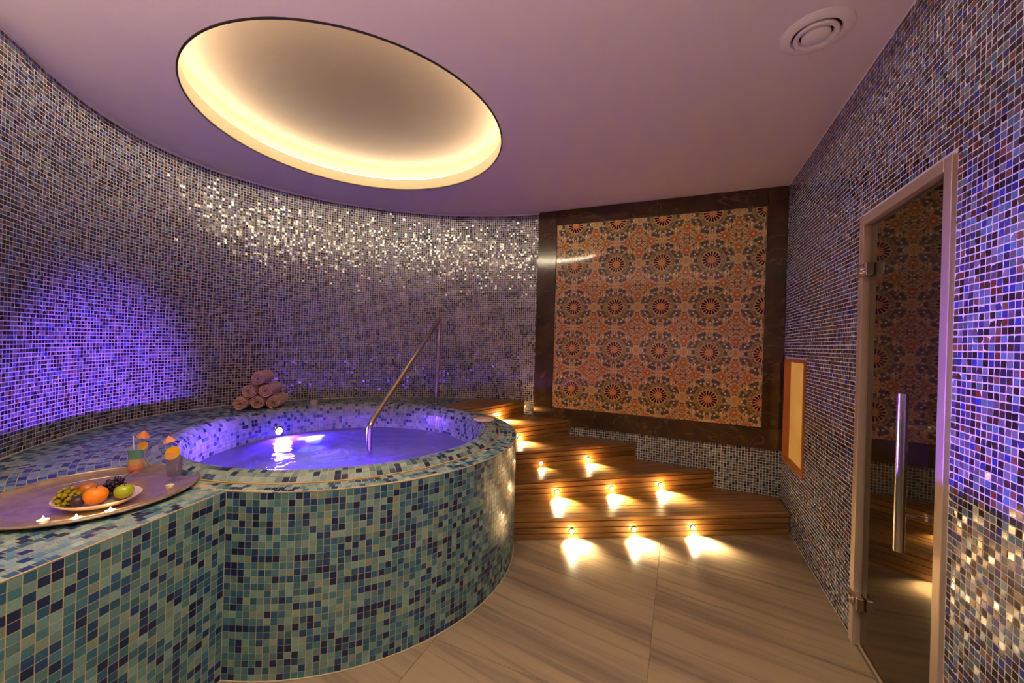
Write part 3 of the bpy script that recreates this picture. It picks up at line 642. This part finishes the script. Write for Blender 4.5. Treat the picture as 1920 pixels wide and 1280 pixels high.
# step spotlights
M['spot_lens'] = emitter('step_spot_lens', (1.0, 0.72, 0.36), 45.0)
SL = [(1, 0.324, -1.141, 0.058, 'lowest riser, nearest the tub'), (1, 0.713, -0.923, 0.061, 'lowest riser, middle of three'), (1, 1.098, -0.708, 0.064, 'lowest riser, nearest the glass door'),
      (2, 0.129, -0.863, 0.199, 'second riser, nearest the tub'), (2, 0.501, -0.585, 0.199, 'second riser, middle of three'), (2, 0.86, -0.318, 0.204, 'second riser, nearest the marble frame'),
      (3, -0.075, -0.665, 0.336, 'third riser beside the tub, dimmer than the rest'), (3, 0.26, -0.351, 0.338, 'third riser away from the tub'), (4, -0.34, -0.505, 0.487, 'fourth riser up'), (5, -0.603, -0.415, 0.652, 'topmost riser')]
for k, x, y, z, where in SL:
    a, b2 = map(np.array, STEPS[k - 1]); d = (b2 - a) / np.linalg.norm(b2 - a); nv = np.array((d[1], -d[0]))
    q = a + d * ((np.array((x, y)) - a) @ d)
    t_ = empty('step_light', (q[0], q[1], z), math.atan2(nv[1], nv[0])); tag(t_, 'small round spotlight in the ' + where, 'step light', 'spotlights in the stair risers')
    h_ = lathe_obj('bezel', [(0.013, -0.001), (0.019, -0.001), (0.019, 0.003), (0.015, 0.005), (0.013, 0.003)], M['steel'], t_, 20, True); h_.rotation_euler = (0, PI / 2, 0)
    l_ = lathe_obj('lens', [(0.0003, 0.011), (0.007, 0.009), (0.012, 0.004), (0.0128, -0.001)], M['spot_lens'], t_, 16); l_.rotation_euler = (0, PI / 2, 0)
    ld = bpy.data.lights.new('step_spot', 'SPOT'); ld.energy = STEP_W * (0.12 if k == 3 and x < 0 else 1.0); ld.color = (1.0, 0.78, 0.46); ld.spot_size = math.radians(118); ld.spot_blend = 0.6; ld.shadow_soft_size = 0.006
    lg = bpy.data.lights.new('step_glow', 'POINT'); lg.energy = GLOW_W * (0.1 if k == 3 and x < 0 else 1.0); lg.color = WARM; lg.shadow_soft_size = 0.01; link(bpy.data.objects.new('spot_glow', lg), t_).location = (0.02, 0, 0)
    lo = link(bpy.data.objects.new('spot_beam', ld), t_); lo.location = (0.016, 0, 0); lo.rotation_euler = (0, -math.radians(50), 0) if False else (0, math.radians(40), 0)
    lo.rotation_euler = Vector((math.cos(math.radians(-60)), 0.12, math.sin(math.radians(-60)))).to_track_quat('-Z', 'Y').to_euler()

# ------------------------------------------------------------------ glass door
door = empty('door_1', (XR, (DY0 + DY1) / 2, 0)); tag(door, 'dark bronze glass door in an aluminium frame with long bar handle', 'door', kind='structure')
def dsub(o): o.parent = door; o.matrix_parent_inverse = Matrix.Translation(-Vector(door.location)); return o
FW = 0.042
m, nt, b = new_mat('bronze_mirror_glass'); n = N(nt)
nt.links.new(n.mix(n.noise(n.pos(), 3, 2), (0.010, 0.008, 0.005), (0.016, 0.012, 0.007)), b.inputs['Base Color'])
b.inputs['Roughness'].default_value = 0.015; b.inputs['IOR'].default_value = 2.3; b.inputs['Specular Tint'].default_value = (1, 0.86, 0.66, 1)
M['bronze'] = m
def frame_bar(ya, yb, za, zb):
    bm = bmesh.new(); add_box(bm, XR - 0.014, XR + 0.07, ya, yb, za, zb, 0.002); dsub(bm_obj('frame', bm, M['alu']))
frame_bar(DY0, DY0 + FW, 0, DZ); frame_bar(DY1 - FW, DY1, 0, DZ); frame_bar(DY0 + FW, DY1 - FW, DZ - FW, DZ)
dsub(box_obj('glass', XR + 0.012, XR + 0.022, DY0 + FW + 0.006, DY1 - FW - 0.012, 0.012, DZ - FW - 0.008, M['bronze'], None, 0.001))
dsub(box_obj('backing', XR + 0.075, XR + 0.085, DY0 - 0.02, DY1 + 0.02, 0.0, DZ + 0.02, M['void']))
dsub(box_obj('seal', XR + 0.008, XR + 0.026, DY0 + FW, DY1 - FW, 0.0, 0.012, M['alu']))
GX = XR + 0.012; HX = GX - 0.075; HY = -2.006
hd = dsub(tube_obj('handle', [(HX, HY, 0.665), (HX, HY, 1.215)], 0.0155, M['steel'], None, 24))
for zz in (0.795, 1.104):
    so = tube_obj('standoff', [(GX, HY, zz), (HX, HY, zz)], 0.006, M['chrome'], None, 12); so.parent = hd
    rs = lathe_obj('rosette', [(0.0005, 0.006), (0.013, 0.006), (0.014, 0.0), (0.0005, 0.0)], M['chrome'], None, 20); rs.rotation_euler = (0, -PI / 2, 0); rs.location = (GX, HY, zz); rs.parent = hd
for zz in (0.215, 1.735):
    bm = bmesh.new(); add_box(bm, XR - 0.022, XR + 0.012, DY1 - FW - 0.055, DY1 - 0.008, zz - 0.03, zz + 0.03, 0.006); hg = dsub(bm_obj('hinge', bm, M['chrome']))
    cp = lathe_obj('hinge_cap', [(0.0005, 0.012), (0.016, 0.010), (0.022, 0.0)], M['steel'], None, 20); cp.rotation_euler = (0, -PI / 2, 0); cp.location = (XR - 0.0215, DY1 - FW - 0.012, zz); cp.parent = hg

# ------------------------------------------------------------------ amber wall light niche
nl_ = empty('wall_light', (XR, (NY0 + NY1) / 2, NZ0)); tag(nl_, 'tall amber backlit wall panel in a thin wooden frame', 'wall light')
def nsub(o): o.parent = nl_; o.matrix_parent_inverse = Matrix.Translation(-Vector(nl_.location)); return o
M['ply'] = plain('honey_wood_frame', lin(170, 104, 46), 0.5, grain=0.2, scale=14)
for ya, yb, za, zb in ((NY0, NY0 + 0.022, NZ0, NZ1), (NY1 - 0.022, NY1, NZ0, NZ1), (NY0 + 0.022, NY1 - 0.022, NZ0, NZ0 + 0.022), (NY0 + 0.022, NY1 - 0.022, NZ1 - 0.022, NZ1)):
    nsub(box_obj('frame', XR - 0.012, XR + 0.05, ya, yb, za, zb, M['ply'], None, 0.002))
m, nt, b = new_mat('backlit_onyx'); n = N(nt)
c = n.ramp(n.noise(n.pos(), 4, 4, 0.55, 0.4), [(0.3, (0.80, 0.34, 0.06)), (0.7, (1.0, 0.50, 0.12))])
nt.links.new(c, b.inputs['Emission Color']); b.inputs['Emission Strength'].default_value = 0.36; b.inputs['Base Color'].default_value = (0.2, 0.09, 0.02, 1); b.inputs['Roughness'].default_value = 0.3
nsub(box_obj('diffuser', XR + 0.030, XR + 0.040, NY0 + 0.022, NY1 - 0.022, NZ0 + 0.022, NZ1 - 0.022, m))

# ------------------------------------------------------------------ handrail
rail = empty('handrail', (-1.15, -0.66, ZD)); tag(rail, 'bent stainless steel handrail leading down into the tub water', 'handrail')
def rsub(o): o.parent = rail; o.matrix_parent_inverse = Matrix.Translation(-Vector(rail.location)); return o
top = Vector((-1.138, -0.652, 1.56)); low = Vector((-0.998, -1.685, 0.745)); sl = (low - top).normalized()
pts = [Vector((-1.15, -0.66, ZD)), top - Vector((0, 0, 0.05))]
for t in np.linspace(0.15, 1, 6):
    p0 = top - Vector((0, 0, 0.05)); p2 = top + sl * 0.05; pts.append(p0 * (1 - t) ** 2 + top * 2 * t * (1 - t) + p2 * t * t)
pts.append(low - sl * 0.035)
for t in np.linspace(0.2, 1, 5):
    p0 = low - sl * 0.035; p2 = low - Vector((0, 0, 0.035)); pts.append(p0 * (1 - t) ** 2 + low * 2 * t * (1 - t) + p2 * t * t)
pts.append(Vector((low.x, low.y, 0.06)))
rsub(tube_obj('rail', pts, 0.020, M['steel'], None, 18))
fl = lathe_obj('flange', [(0.0205, 0.0), (0.040, 0.0), (0.040, 0.006), (0.024, 0.012), (0.0205, 0.012)], M['chrome'], None, 28, True); fl.location = (-1.15, -0.66, ZD + 0.003); rsub(fl)

# ------------------------------------------------------------------ ceiling vent
vent = empty('ceiling_vent', (1.467, -1.808, ZC)); tag(vent, 'round white air valve with concentric rings in the ceiling', 'vent')
lathe_obj('flange', [(0.084, 0.0), (0.128, 0.0), (0.126, -0.007), (0.110, -0.014), (0.090, -0.014), (0.084, -0.006)], M['white'], vent, 48, True)
lathe_obj('throat', [(0.0005, -0.001), (0.088, -0.001)], M['void'], vent, 48)
lathe_obj('ring', [(0.058, -0.008), (0.062, -0.020), (0.076, -0.022), (0.080, -0.016), (0.074, -0.004)], M['white'], vent, 48, True)
lathe_obj('disc', [(0.0005, -0.004), (0.050, -0.006), (0.051, -0.020), (0.040, -0.026), (0.0005, -0.028)], M['white'], vent, 48)

# ------------------------------------------------------------------ ledge with a fill light strip, added behind the camera to brighten the room
val = empty('added_fill_ledge', (0.25, YF, 1.10)); tag(val, 'long white ledge with an added fill light strip behind the camera', 'wall light')
box_obj('shelf', -1.3, 1.4, 0.002, 0.42, -0.012, 0.0, M['white'], val, 0.002)
box_obj('front_board', -1.3, 1.4, 0.408, 0.42, 0.001, 0.05, M['white'], val, 0.002)
box_obj('fill_strip', -1.28, 1.38, 0.32, 0.38, 0.004, 0.012, emitter('added_fill_led', (1.0, 0.74, 0.56), FILL_UP_EMIT), val)

# ------------------------------------------------------------------ fill lights added in the ceiling above the entrance, out of view
for x, y, lab in ((0.72, -2.98, 'added ceiling fill light nearest the hot tub and steps'), (0.15, -3.7, 'added ceiling fill light above the tiled bench'), (1.25, -3.75, 'added ceiling fill light by the door wall')):
    t_ = empty('added_fill_light', (x, y, ZC)); tag(t_, lab, 'added_fill_light', 'added ceiling fill lights')
    lathe_obj('bezel', [(0.040, 0.0), (0.052, 0.0), (0.050, -0.006), (0.042, -0.006)], M['white'], t_, 32, True)
    lathe_obj('lens', [(0.0005, -0.002), (0.041, -0.002)], emitter('fill_light_lens', (1.0, 0.85, 0.66), 3.0), t_, 32)
    ld = bpy.data.lights.new('fill_light_beam', 'SPOT'); ld.energy = FILL_DOWN_W; ld.color = (1.0, 0.84, 0.66); ld.spot_size = math.radians(130); ld.spot_blend = 0.8; ld.shadow_soft_size = 0.04
    lo = link(bpy.data.objects.new('fill_light_beam', ld), t_); lo.location = (0, 0, -0.012)

# ------------------------------------------------------------------ small covers on the deck
lid = empty('skimmer_lid', (-0.332, -1.240, 0.7775)); tag(lid, 'flat round cream lid on the tub rim beside the steps', 'lid')
lathe_obj('cover', [(0.0005, 0.0), (0.074, 0.0), (0.078, 0.002), (0.076, 0.007), (0.070, 0.009), (0.0005, 0.009)], M['cream'], lid, 40)
lathe_obj('grip', [(0.0005, 0.009), (0.014, 0.009), (0.012, 0.012), (0.0005, 0.013)], M['cream'], lid, 20)
cupp = empty('air_cap', (-1.985, -1.318, ZD + 0.0015)); tag(cupp, 'small white round cap standing on the tub deck by the towels', 'cap')
lathe_obj('body', [(0.0005, 0.0), (0.026, 0.0), (0.028, 0.004), (0.028, 0.030), (0.0005, 0.030)], M['white'], cupp, 28)
lathe_obj('rim', [(0.0005, 0.030), (0.031, 0.030), (0.031, 0.040), (0.026, 0.043), (0.0005, 0.043)], M['cream'], cupp, 28)

# ------------------------------------------------------------------ rolled towels
m, nt, b = new_mat('terry_towel'); n = N(nt); co = n.obco()
nt.links.new(n.mix(n.noise(co, 60, 3), lin(196, 150, 116), lin(228, 184, 146)), b.inputs['Base Color']); b.inputs['Roughness'].default_value = 0.95; b.inputs['Specular IOR Level'].default_value = 0.1
b.inputs['Sheen Weight'].default_value = 0.3; nt.links.new(n.bump(n.noise(co, 260, 2), 0.5, 0.004), b.inputs['Normal'])
M['terry'] = m
def towel(label, c, ax, r, L, spin):
    """spiral of thick cloth extruded along ax; c is the near end centre"""
    t_ = empty('rolled_towel', (c[0], c[1], c[2] - r)); tag(t_, label, 'towel', 'stack of rolled towels')
    ax = Vector(ax).normalized(); up = Vector((0, 0, 1)); sd = ax.cross(up).normalized(); bm = bmesh.new()
    turns = 3.2; nS = 90; th_ = (r - 0.010) / turns / 2 * 0.74
    secs = []
    for q in (0.0, 0.02, 0.5, 0.98, 1.0):
        row_o, row_i = [], []; g_ = 0.93 if q in (0.0, 1.0) else 1.0
        for i in range(nS + 1):
            f = i / nS; ang = spin + turns * 2 * PI * f; rad = 0.008 + (r - 0.008 - th_) * f
            wob = 1 + 0.035 * math.sin(3 * ang + spin) * f
            o_r = (rad + th_ * g_) * wob; i_r = (rad - th_ * g_) * wob
            base_ = ax * (L * q) + up * r + (ax * (0.006 * math.sin(5 * ang + 2 * spin)))
            dirv = sd * math.cos(ang) + up * math.sin(ang)
            row_o.append(bm.verts.new(base_ + dirv * o_r)); row_i.append(bm.verts.new(base_ + dirv * max(0.001, i_r)))
        secs.append((row_o, row_i))
    for s_ in range(len(secs) - 1):
        for w_ in (0, 1):
            A_, B_ = secs[s_][w_], secs[s_ + 1][w_]
            for i in range(nS): bm.faces.new((A_[i], A_[i + 1], B_[i + 1], B_[i]) if w_ else (A_[i], B_[i], B_[i + 1], A_[i + 1]))
        for i in (0, nS): bm.faces.new((secs[s_][0][i], secs[s_][1][i], secs[s_ + 1][1][i], secs[s_ + 1][0][i]))
    for s_ in (0, len(secs) - 1):
        for i in range(nS): bm.faces.new((secs[s_][0][i], secs[s_][0][i + 1], secs[s_][1][i + 1], secs[s_][1][i]))
    bm_obj('roll', bm, M['terry'], t_, True, 60)
TR = 0.056; e1 = Vector((0.165, 0.215, 0)).normalized()     # along the row of ends
ax_ = Vector((-0.62, 0.78, 0)).normalized()
b0 = Vector((-2.215, -1.815, ZD + TR + 0.004)); dx = 2 * TR * 1.03
names = [('rolled towel at the bottom of the stack, nearest the tray', 0, 0), ('rolled towel at the bottom of the stack, between two others', 1, 0), ('rolled towel at the bottom of the stack, on the handrail side', 2, 0), ('rolled towel in the middle row, nearest the tray', 0.5, 1), ('rolled towel in the middle row, on the handrail side', 1.5, 1), ('single rolled towel on top of the towel stack', 1.0, 2)]
for i, (lb, q, lv) in enumerate(names):
    towel(lb, b0 + e1 * (q * dx) + Vector((0, 0, lv * TR * 1.76)) + ax_ * random.uniform(-0.01, 0.01), ax_, TR, 0.25, 0.8 + i * 1.3)

# ------------------------------------------------------------------ tray with fruit, drinks and candles
TZ = ZD + 0.003
TC = (-0.983, -3.080); TRD = 0.296
tray = empty('serving_tray', (TC[0], TC[1], TZ)); tag(tray, 'large round silver tray on the tiled bench', 'tray')
m, nt, b = new_mat('tarnished_silver'); n = N(nt)
f = n.noise(n.obco(), 9, 5, 0.6, 1.5)
nt.links.new(n.ramp(f, [(0.3, lin(176, 150, 120)), (0.6, lin(216, 192, 160))]), b.inputs['Base Color']); b.inputs['Metallic'].default_value = 0.75; nt.links.new(n.m('MULTIPLY_ADD', f, 0.25, 0.22), b.inputs['Roughness'])
M['silver'] = m
lathe_obj('dish', [(0.0005, 0.004), (TRD - 0.035, 0.004), (TRD - 0.022, 0.010), (TRD - 0.004, 0.019), (TRD - 0.006, 0.015), (TRD - 0.024, 0.004), (TRD - 0.036, 0.0), (0.0005, 0.0)], M['silver'], tray, 80)
lathe_obj('rolled_edge', [(TRD - 0.004 + 0.004 * math.cos(q), 0.018 + 0.004 * math.sin(q)) for q in np.linspace(0, 2 * PI, 8, endpoint=False)], M['silver'], tray, 80, True)
lathe_obj('engraved_ring', [(TRD - 0.075, 0.0039), (TRD - 0.074, 0.0052), (TRD - 0.069, 0.0052), (TRD - 0.068, 0.0039)], M['silver'], tray, 80)
SZ = TZ + 0.0045
M['china'] = plain('white_china', lin(226, 196, 172), 0.18, grain=0.03)
PC = (-0.868, -3.118)
plate = empty('fruit_plate', (PC[0], PC[1], SZ), math.radians(28)); tag(plate, 'oval white china plate holding fruit on the silver tray', 'plate')
po = lathe_obj('dish', [(0.0005, 0.006), (0.070, 0.006), (0.100, 0.018), (0.130, 0.036), (0.133, 0.037), (0.132, 0.033), (0.104, 0.012), (0.072, 0.0), (0.0005, 0.0)], M['china'], plate, 64); po.scale = (0.90, 0.76, 0.80)
lathe_obj('foot', [(0.046, 0.0), (0.049, -0.0002), (0.051, 0.002), (0.044, 0.002)], M['china'], plate, 48, True)
# fruit
def fruit_mat(name, c1, c2, rough, bump=0, bs=200, sc=6):
    m, nt, b = new_mat(name); n = N(nt); co = n.obco(); nt.links.new(n.mix(n.noise(co, sc, 3), c1, c2), b.inputs['Base Color']); b.inputs['Roughness'].default_value = rough
    b.inputs['Subsurface Weight'].default_value = 0.08; b.inputs['Subsurface Radius'].default_value = (0.01, 0.005, 0.002)
    if bump: nt.links.new(n.bump(n.noise(co, bs, 2), bump, 0.002), b.inputs['Normal'])
    return m
M['orange'] = fruit_mat('orange_peel', lin(236, 126, 10), lin(248, 150, 24), 0.4, 0.35, 420)
M['apple'] = fruit_mat('green_apple_skin', lin(150, 166, 18), lin(182, 186, 44), 0.25, sc=18)
M['plum'] = fruit_mat('plum_skin', lin(50, 26, 40), lin(76, 40, 50), 0.35)
M['peach'] = fruit_mat('nectarine_skin', lin(128, 34, 16), lin(214, 140, 40), 0.35, sc=22)
M['ggrape'] = fruit_mat('green_grape_skin', lin(126, 116, 22), lin(170, 146, 40), 0.2, sc=30)
M['bgrape'] = fruit_mat('black_grape_skin', lin(34, 20, 34), lin(54, 34, 46), 0.22, sc=30)
M['stem'] = plain('stem', lin(66, 58, 30), 0.7)
def round_fruit(name, label, cat, c, r, mat, dim, sq=0.95, stem=True):
    t_ = empty(name, c); tag(t_, label, cat)
    prof = []
    for t in np.linspace(0.001, PI - 0.001, 26):
        rr = r * math.sin(t) * (1 + 0.05 * math.cos(t)); z = r * sq * math.cos(t); z -= dim * math.exp(-((t / 0.32) ** 2)); z += dim * 0.7 * math.exp(-(((PI - t) / 0.32) ** 2)); prof.append((max(rr, 0.0003), z + r * sq))
    o = lathe_obj('body', prof, mat, t_, 36, angle=80)
    if stem: tube_obj('stem', [(0, 0, 2 * r * sq - dim * 1.0), (0.002, 0.001, 2 * r * sq - dim * 0.3 + 0.002), (0.005, 0.002, 2 * r * sq + 0.006 - dim * 0.2)], 0.0016, M['stem'], t_, 6)
    return t_
FZ = SZ + 0.0075
round_fruit('orange', 'large whole orange at the front of the fruit plate', 'orange', (-0.846, -3.132, FZ + 0.002), 0.0315, M['orange'], 0.004, 0.93, True)
round_fruit('apple', 'green apple beside the orange on the fruit plate', 'apple', (-0.822, -3.068, FZ + 0.004), 0.0270, M['apple'], 0.006, 0.92)
round_fruit('plum', 'dark plum between the orange and the green grapes', 'plum', (-0.868, -3.168, FZ + 0.003), 0.019, M['plum'], 0.004, 0.95, False)
round_fruit('nectarine', 'red and yellow nectarine behind the green grapes', 'nectarine', (-0.918, -3.128, FZ + 0.012), 0.027, M['peach'], 0.006, 0.95, False)
def bunch(label, mat, c, ext, cnt, r, seed, stem_to):
    rnd_ = random.Random(seed); t_ = empty('grape_bunch', c); tag(t_, label, 'grapes'); pts_ = []
    tries = 0
    while len(pts_) < cnt and tries < 6000:
        tries += 1; q = Vector((rnd_.uniform(-1, 1) * ext[0], rnd_.uniform(-1, 1) * ext[1], rnd_.uniform(0, 1) * ext[2]))
        if (q.x / ext[0]) ** 2 + (q.y / ext[1]) ** 2 + (q.z / ext[2]) ** 2 * 0.9 > 1: continue
        if all((q - p_).length > r * 1.55 for p_ in pts_): pts_.append(q)
    bm = bmesh.new(); ball(bm, (0, 0, 0), r, 2, (1, 1, 1.12)); proto = bm_obj('grape', bm, mat, t_, True); proto.location = pts_[0] + Vector((0, 0, r))
    for q in pts_[1:]:
        o = proto.copy(); COL.objects.link(o); o.parent = t_; o.location = q + Vector((0, 0, r)); o.rotation_euler = (rnd_.uniform(-1, 1), rnd_.uniform(-1, 1), 0)
    tube_obj('stem', [(0, 0, ext[2] * 0.5), (stem_to[0] * 0.5, stem_to[1] * 0.5, ext[2] + r), stem_to], [0.0022, 0.002, 0.0016], M['stem'], t_, 6)
bunch('bunch of green grapes at the rim end of the fruit plate', M['ggrape'], (-0.914, -3.176, FZ + 0.002), (0.042, 0.034, 0.052), 70, 0.0066, 3, (-0.012, 0.016, 0.066))
bunch('bunch of black grapes behind the orange and apple', M['bgrape'], (-0.884, -3.068, FZ + 0.004), (0.054, 0.030, 0.056), 74, 0.0066, 5, (0.052, 0.030, 0.088))
# tea lights
M['wax'] = plain('candle_wax', lin(250, 232, 190), 0.4, Subsurface_Weight=0.2)
m, nt, b = new_mat('clear_cup'); n = N(nt); b.inputs['Base Color'].default_value = (0.9, 0.85, 0.8, 1); b.inputs['Roughness'].default_value = 0.08; b.inputs['Metallic'].default_value = 0.8
M['foil'] = m
M['flame'] = emitter('candle_flame', (1.0, 0.72, 0.30), 16.0); M['wick'] = plain('wick', lin(30, 24, 20), 0.9)
M['wax_lit'] = emitter('glowing_wax', (1.0, 0.78, 0.42), 0.8, lin(250, 232, 190))
for x, y, lit, lab in ((-0.832, -3.256, 1, 'lit tea light on the tray, farthest from the drinks'), (-0.764, -3.206, 1, 'lit tea light on the tray, middle of the three in front of the plate'), (-0.742, -3.134, 1, 'lit tea light on the tray in front of the apple'), (-0.838, -2.925, 0, 'unlit tea light on the tray beside the clear drink')):
    t_ = empty('tea_light', (x, y, SZ)); t_.scale = (0.74, 0.74, 0.74); tag(t_, lab, 'candle', 'tea lights on the tray')
    lathe_obj('cup', [(0.0005, 0.0), (0.0185, 0.0), (0.0195, 0.013), (0.0188, 0.013), (0.018, 0.002), (0.0005, 0.002)], M['foil'], t_, 28)
    lathe_obj('wax', [(0.0005, 0.002), (0.0178, 0.002), (0.0180, 0.0105), (0.012, 0.0098), (0.0005, 0.0095)], M['wax_lit'] if lit else M['wax'], t_, 28)
    tube_obj('wick', [(0, 0, 0.009), (0.0005, 0, 0.015)], 0.0007, M['wick'], t_, 6)
    if lit:
        lathe_obj('flame', [(0.0003, 0.013), (0.0030, 0.016), (0.0038, 0.019), (0.0026, 0.024), (0.0003, 0.030)], M['flame'], t_, 14)
        ld = bpy.data.lights.new('candle_glow', 'POINT'); ld.energy = 0.035; ld.color = (1, 0.66, 0.3); ld.shadow_soft_size = 0.012; lo = link(bpy.data.objects.new('flame_glow', ld), t_); lo.location = (0, 0, 0.034)
# cocktails
m, nt, b = new_mat('clear_glass'); n = N(nt); b.inputs['Roughness'].default_value = 0.02; b.inputs['Base Color'].default_value = (0.9, 0.9, 0.95, 1); b.inputs['IOR'].default_value = 1.45
tr = n.node('ShaderNodeBsdfTransparent'); mx = n.node('ShaderNodeMixShader'); mx.inputs[0].default_value = 0.07; out_ = [q for q in nt.nodes if q.type == 'OUTPUT_MATERIAL'][0]
tr.inputs[0].default_value = (0.94, 0.94, 0.97, 1)
nt.links.new(tr.outputs[0], mx.inputs[1]); nt.links.new(b.outputs[0], mx.inputs[2]); nt.links.new(mx.outputs[0], out_.inputs[0]); M['glass'] = m
def drink_mat(name, col, tr_):
    m, nt, b = new_mat(name); n = N(nt); nt.links.new(n.mix(n.noise(n.obco(), 30, 2), col, tuple(c * 1.15 for c in col)), b.inputs['Base Color']); b.inputs['Roughness'].default_value = 0.15
    if tr_:
        t2 = n.node('ShaderNodeBsdfTransparent'); t2.inputs[0].default_value = (0.85, 0.72, 0.95, 1); mx = n.node('ShaderNodeMixShader'); mx.inputs[0].default_value = 1 - tr_; out_ = [q for q in nt.nodes if q.type == 'OUTPUT_MATERIAL'][0]
        nt.links.new(t2.outputs[0], mx.inputs[1]); nt.links.new(b.outputs[0], mx.inputs[2]); nt.links.new(mx.outputs[0], out_.inputs[0])
    else:
        b.inputs['Subsurface Weight'].default_value = 0.2; b.inputs['Subsurface Radius'].default_value = (0.02, 0.01, 0.01)
    return m
M['paper'] = plain('paper_parasol_print', lin(216, 130, 70), 0.7, grain=0.35, scale=60); M['paper2'] = plain('paper_parasol_pale', lin(226, 150, 96), 0.7, grain=0.35, scale=60)
M['slice'] = plain('citrus_flesh', lin(226, 150, 18), 0.4, grain=0.15, scale=80); M['rind'] = plain('citrus_rind', lin(206, 166, 20), 0.4); M['straw'] = plain('white_straw', lin(232, 224, 226), 0.4)
def citrus(parent, c, r, rotz, tilt, mat):
    bm = bmesh.new(); q = bmesh.ops.create_cone(bm, cap_ends=True, segments=28, radius1=r * 0.88, radius2=r * 0.88, depth=0.005); s_ = bm_obj('citrus_slice', bm, mat, parent); s_.location = c; s_.rotation_euler = (tilt, 0, rotz)
    V, F = lathe([(r * 0.86, -0.003), (r, -0.003), (r, 0.003), (r * 0.86, 0.003)], 28, True); e = mesh_obj('rind', V, F, M['rind'], s_, True)
    bm = bmesh.new()
    for k in range(8):
        a = k * PI / 4; add = [(r * 0.15 * math.cos(a), r * 0.15 * math.sin(a)), (r * 0.8 * math.cos(a + 0.03), r * 0.8 * math.sin(a + 0.03)), (r * 0.8 * math.cos(a - 0.03), r * 0.8 * math.sin(a - 0.03))]
        for sg in (0.0029, -0.0029): bm.faces.new([bm.verts.new((*p_, sg)) for p_ in add])
    bm_obj('membrane', bm, M['rind'], s_)
def parasol(parent, base_, top_, r, mat):
    base_, top_ = Vector(base_), Vector(top_); dz = (top_ - base_).normalized()
    p_ = tube_obj('parasol_stick', [base_, top_ + dz * 0.004], 0.0009, M['stem'], parent, 6)
    V = [(0, 0, 0)]; kk = 8
    for ring_, (rr, zz) in enumerate(((r * 0.55, -0.012), (r, -0.025))):
        for i in range(kk * 2):
            f_ = 1.0 if i % 2 == 0 else 0.90; V.append((rr * f_ * math.cos(PI * i / kk), rr * f_ * math.sin(PI * i / kk), zz))
    n2 = kk * 2; F = [(0, 1 + i, 1 + (i + 1) % n2) for i in range(n2)] + [(1 + i, 1 + n2 + i, 1 + n2 + (i + 1) % n2, 1 + (i + 1) % n2) for i in range(n2)]
    o = mesh_obj('paper_parasol', V, F, mat, parent); sm = o.modifiers.new('thick', 'SOLIDIFY'); sm.thickness = 0.0006
    o.location = top_; o.rotation_euler = dz.to_track_quat('Z', 'Y').to_euler()
g1 = empty('layered_cocktail', (-1.075, -2.930, SZ)); g1.scale = (1, 1, 1.14); tag(g1, 'green, yellow and red layered cocktail with paper parasol on the tray', 'cocktail')
sh = [(0.0005, 0.0), (0.026, 0.0), (0.026, 0.003), (0.006, 0.007), (0.006, 0.012), (0.020, 0.018), (0.027, 0.034), (0.026, 0.055), (0.025, 0.080), (0.029, 0.108), (0.031, 0.116)]
lathe_obj('glass', sh + [(0.0295, 0.116), (0.0275, 0.107), (0.0235, 0.080), (0.0245, 0.055), (0.0255, 0.034), (0.0185, 0.0195), (0.0005, 0.016)], M['glass'], g1, 36)
inner = [(0.018, 0.0195), (0.0250, 0.034), (0.0240, 0.055), (0.0230, 0.080), (0.0268, 0.104)]
ir = lambda z: float(np.interp(z, [p_[1] for p_ in inner], [p_[0] for p_ in inner]))
for nm, za, zb, col in (('red_layer', 0.0205, 0.036, lin(196, 62, 8)), ('orange_layer', 0.036, 0.050, lin(214, 108, 8)), ('yellow_layer', 0.050, 0.070, lin(198, 146, 16)), ('green_layer', 0.070, 0.103, lin(24, 132, 66))):
    lathe_obj(nm, [(0.0005, za)] + [(ir(z), z) for z in np.linspace(za, zb, 5)] + [(0.0005, zb)], drink_mat(nm, col, 0), g1, 32)
citrus(g1, (0.022, 0.012, 0.116), 0.016, 0.6, PI / 2 - 0.15, M['slice'])
parasol(g1, (0.004, 0.004, 0.06), (0.022, 0.016, 0.172), 0.024, M['paper']); tube_obj('straw', [(-0.008, 0, 0.03), (-0.016, -0.004, 0.15)], 0.0022, M['straw'], g1, 8)
g2 = empty('clear_cocktail', (-0.890, -2.886, SZ)); g2.scale = (1.05, 1.05, 1.08); tag(g2, 'clear cocktail with orange slice and paper parasol at the tray edge', 'cocktail')
sh2 = [(0.0005, 0.0), (0.027, 0.0), (0.027, 0.003), (0.007, 0.007), (0.007, 0.016), (0.020, 0.022), (0.024, 0.030), (0.029, 0.115)]
lathe_obj('glass', sh2 + [(0.0275, 0.115), (0.0225, 0.031), (0.018, 0.025), (0.0005, 0.022)], M['glass'], g2, 36)
lathe_obj('drink', [(0.0005, 0.024), (0.0175, 0.026), (0.0220, 0.032), (0.0258, 0.092), (0.0005, 0.092)], drink_mat('pale_drink', lin(120, 84, 110), 0.55), g2, 32)
lathe_obj('dark_syrup', [(0.0005, 0.0225), (0.0165, 0.0245), (0.0200, 0.029), (0.0005, 0.030)], plain('dark_syrup', lin(46, 22, 26), 0.2), g2, 28)
citrus(g2, (0.006, -0.010, 0.110), 0.026, 0.5, 1.05, M['slice'])
parasol(g2, (-0.004, 0.004, 0.06), (-0.026, -0.010, 0.172), 0.023, M['paper2']); tube_obj('straw', [(0.008, 0.004, 0.04), (0.012, 0.012, 0.15)], 0.0022, M['straw'], g2, 8)
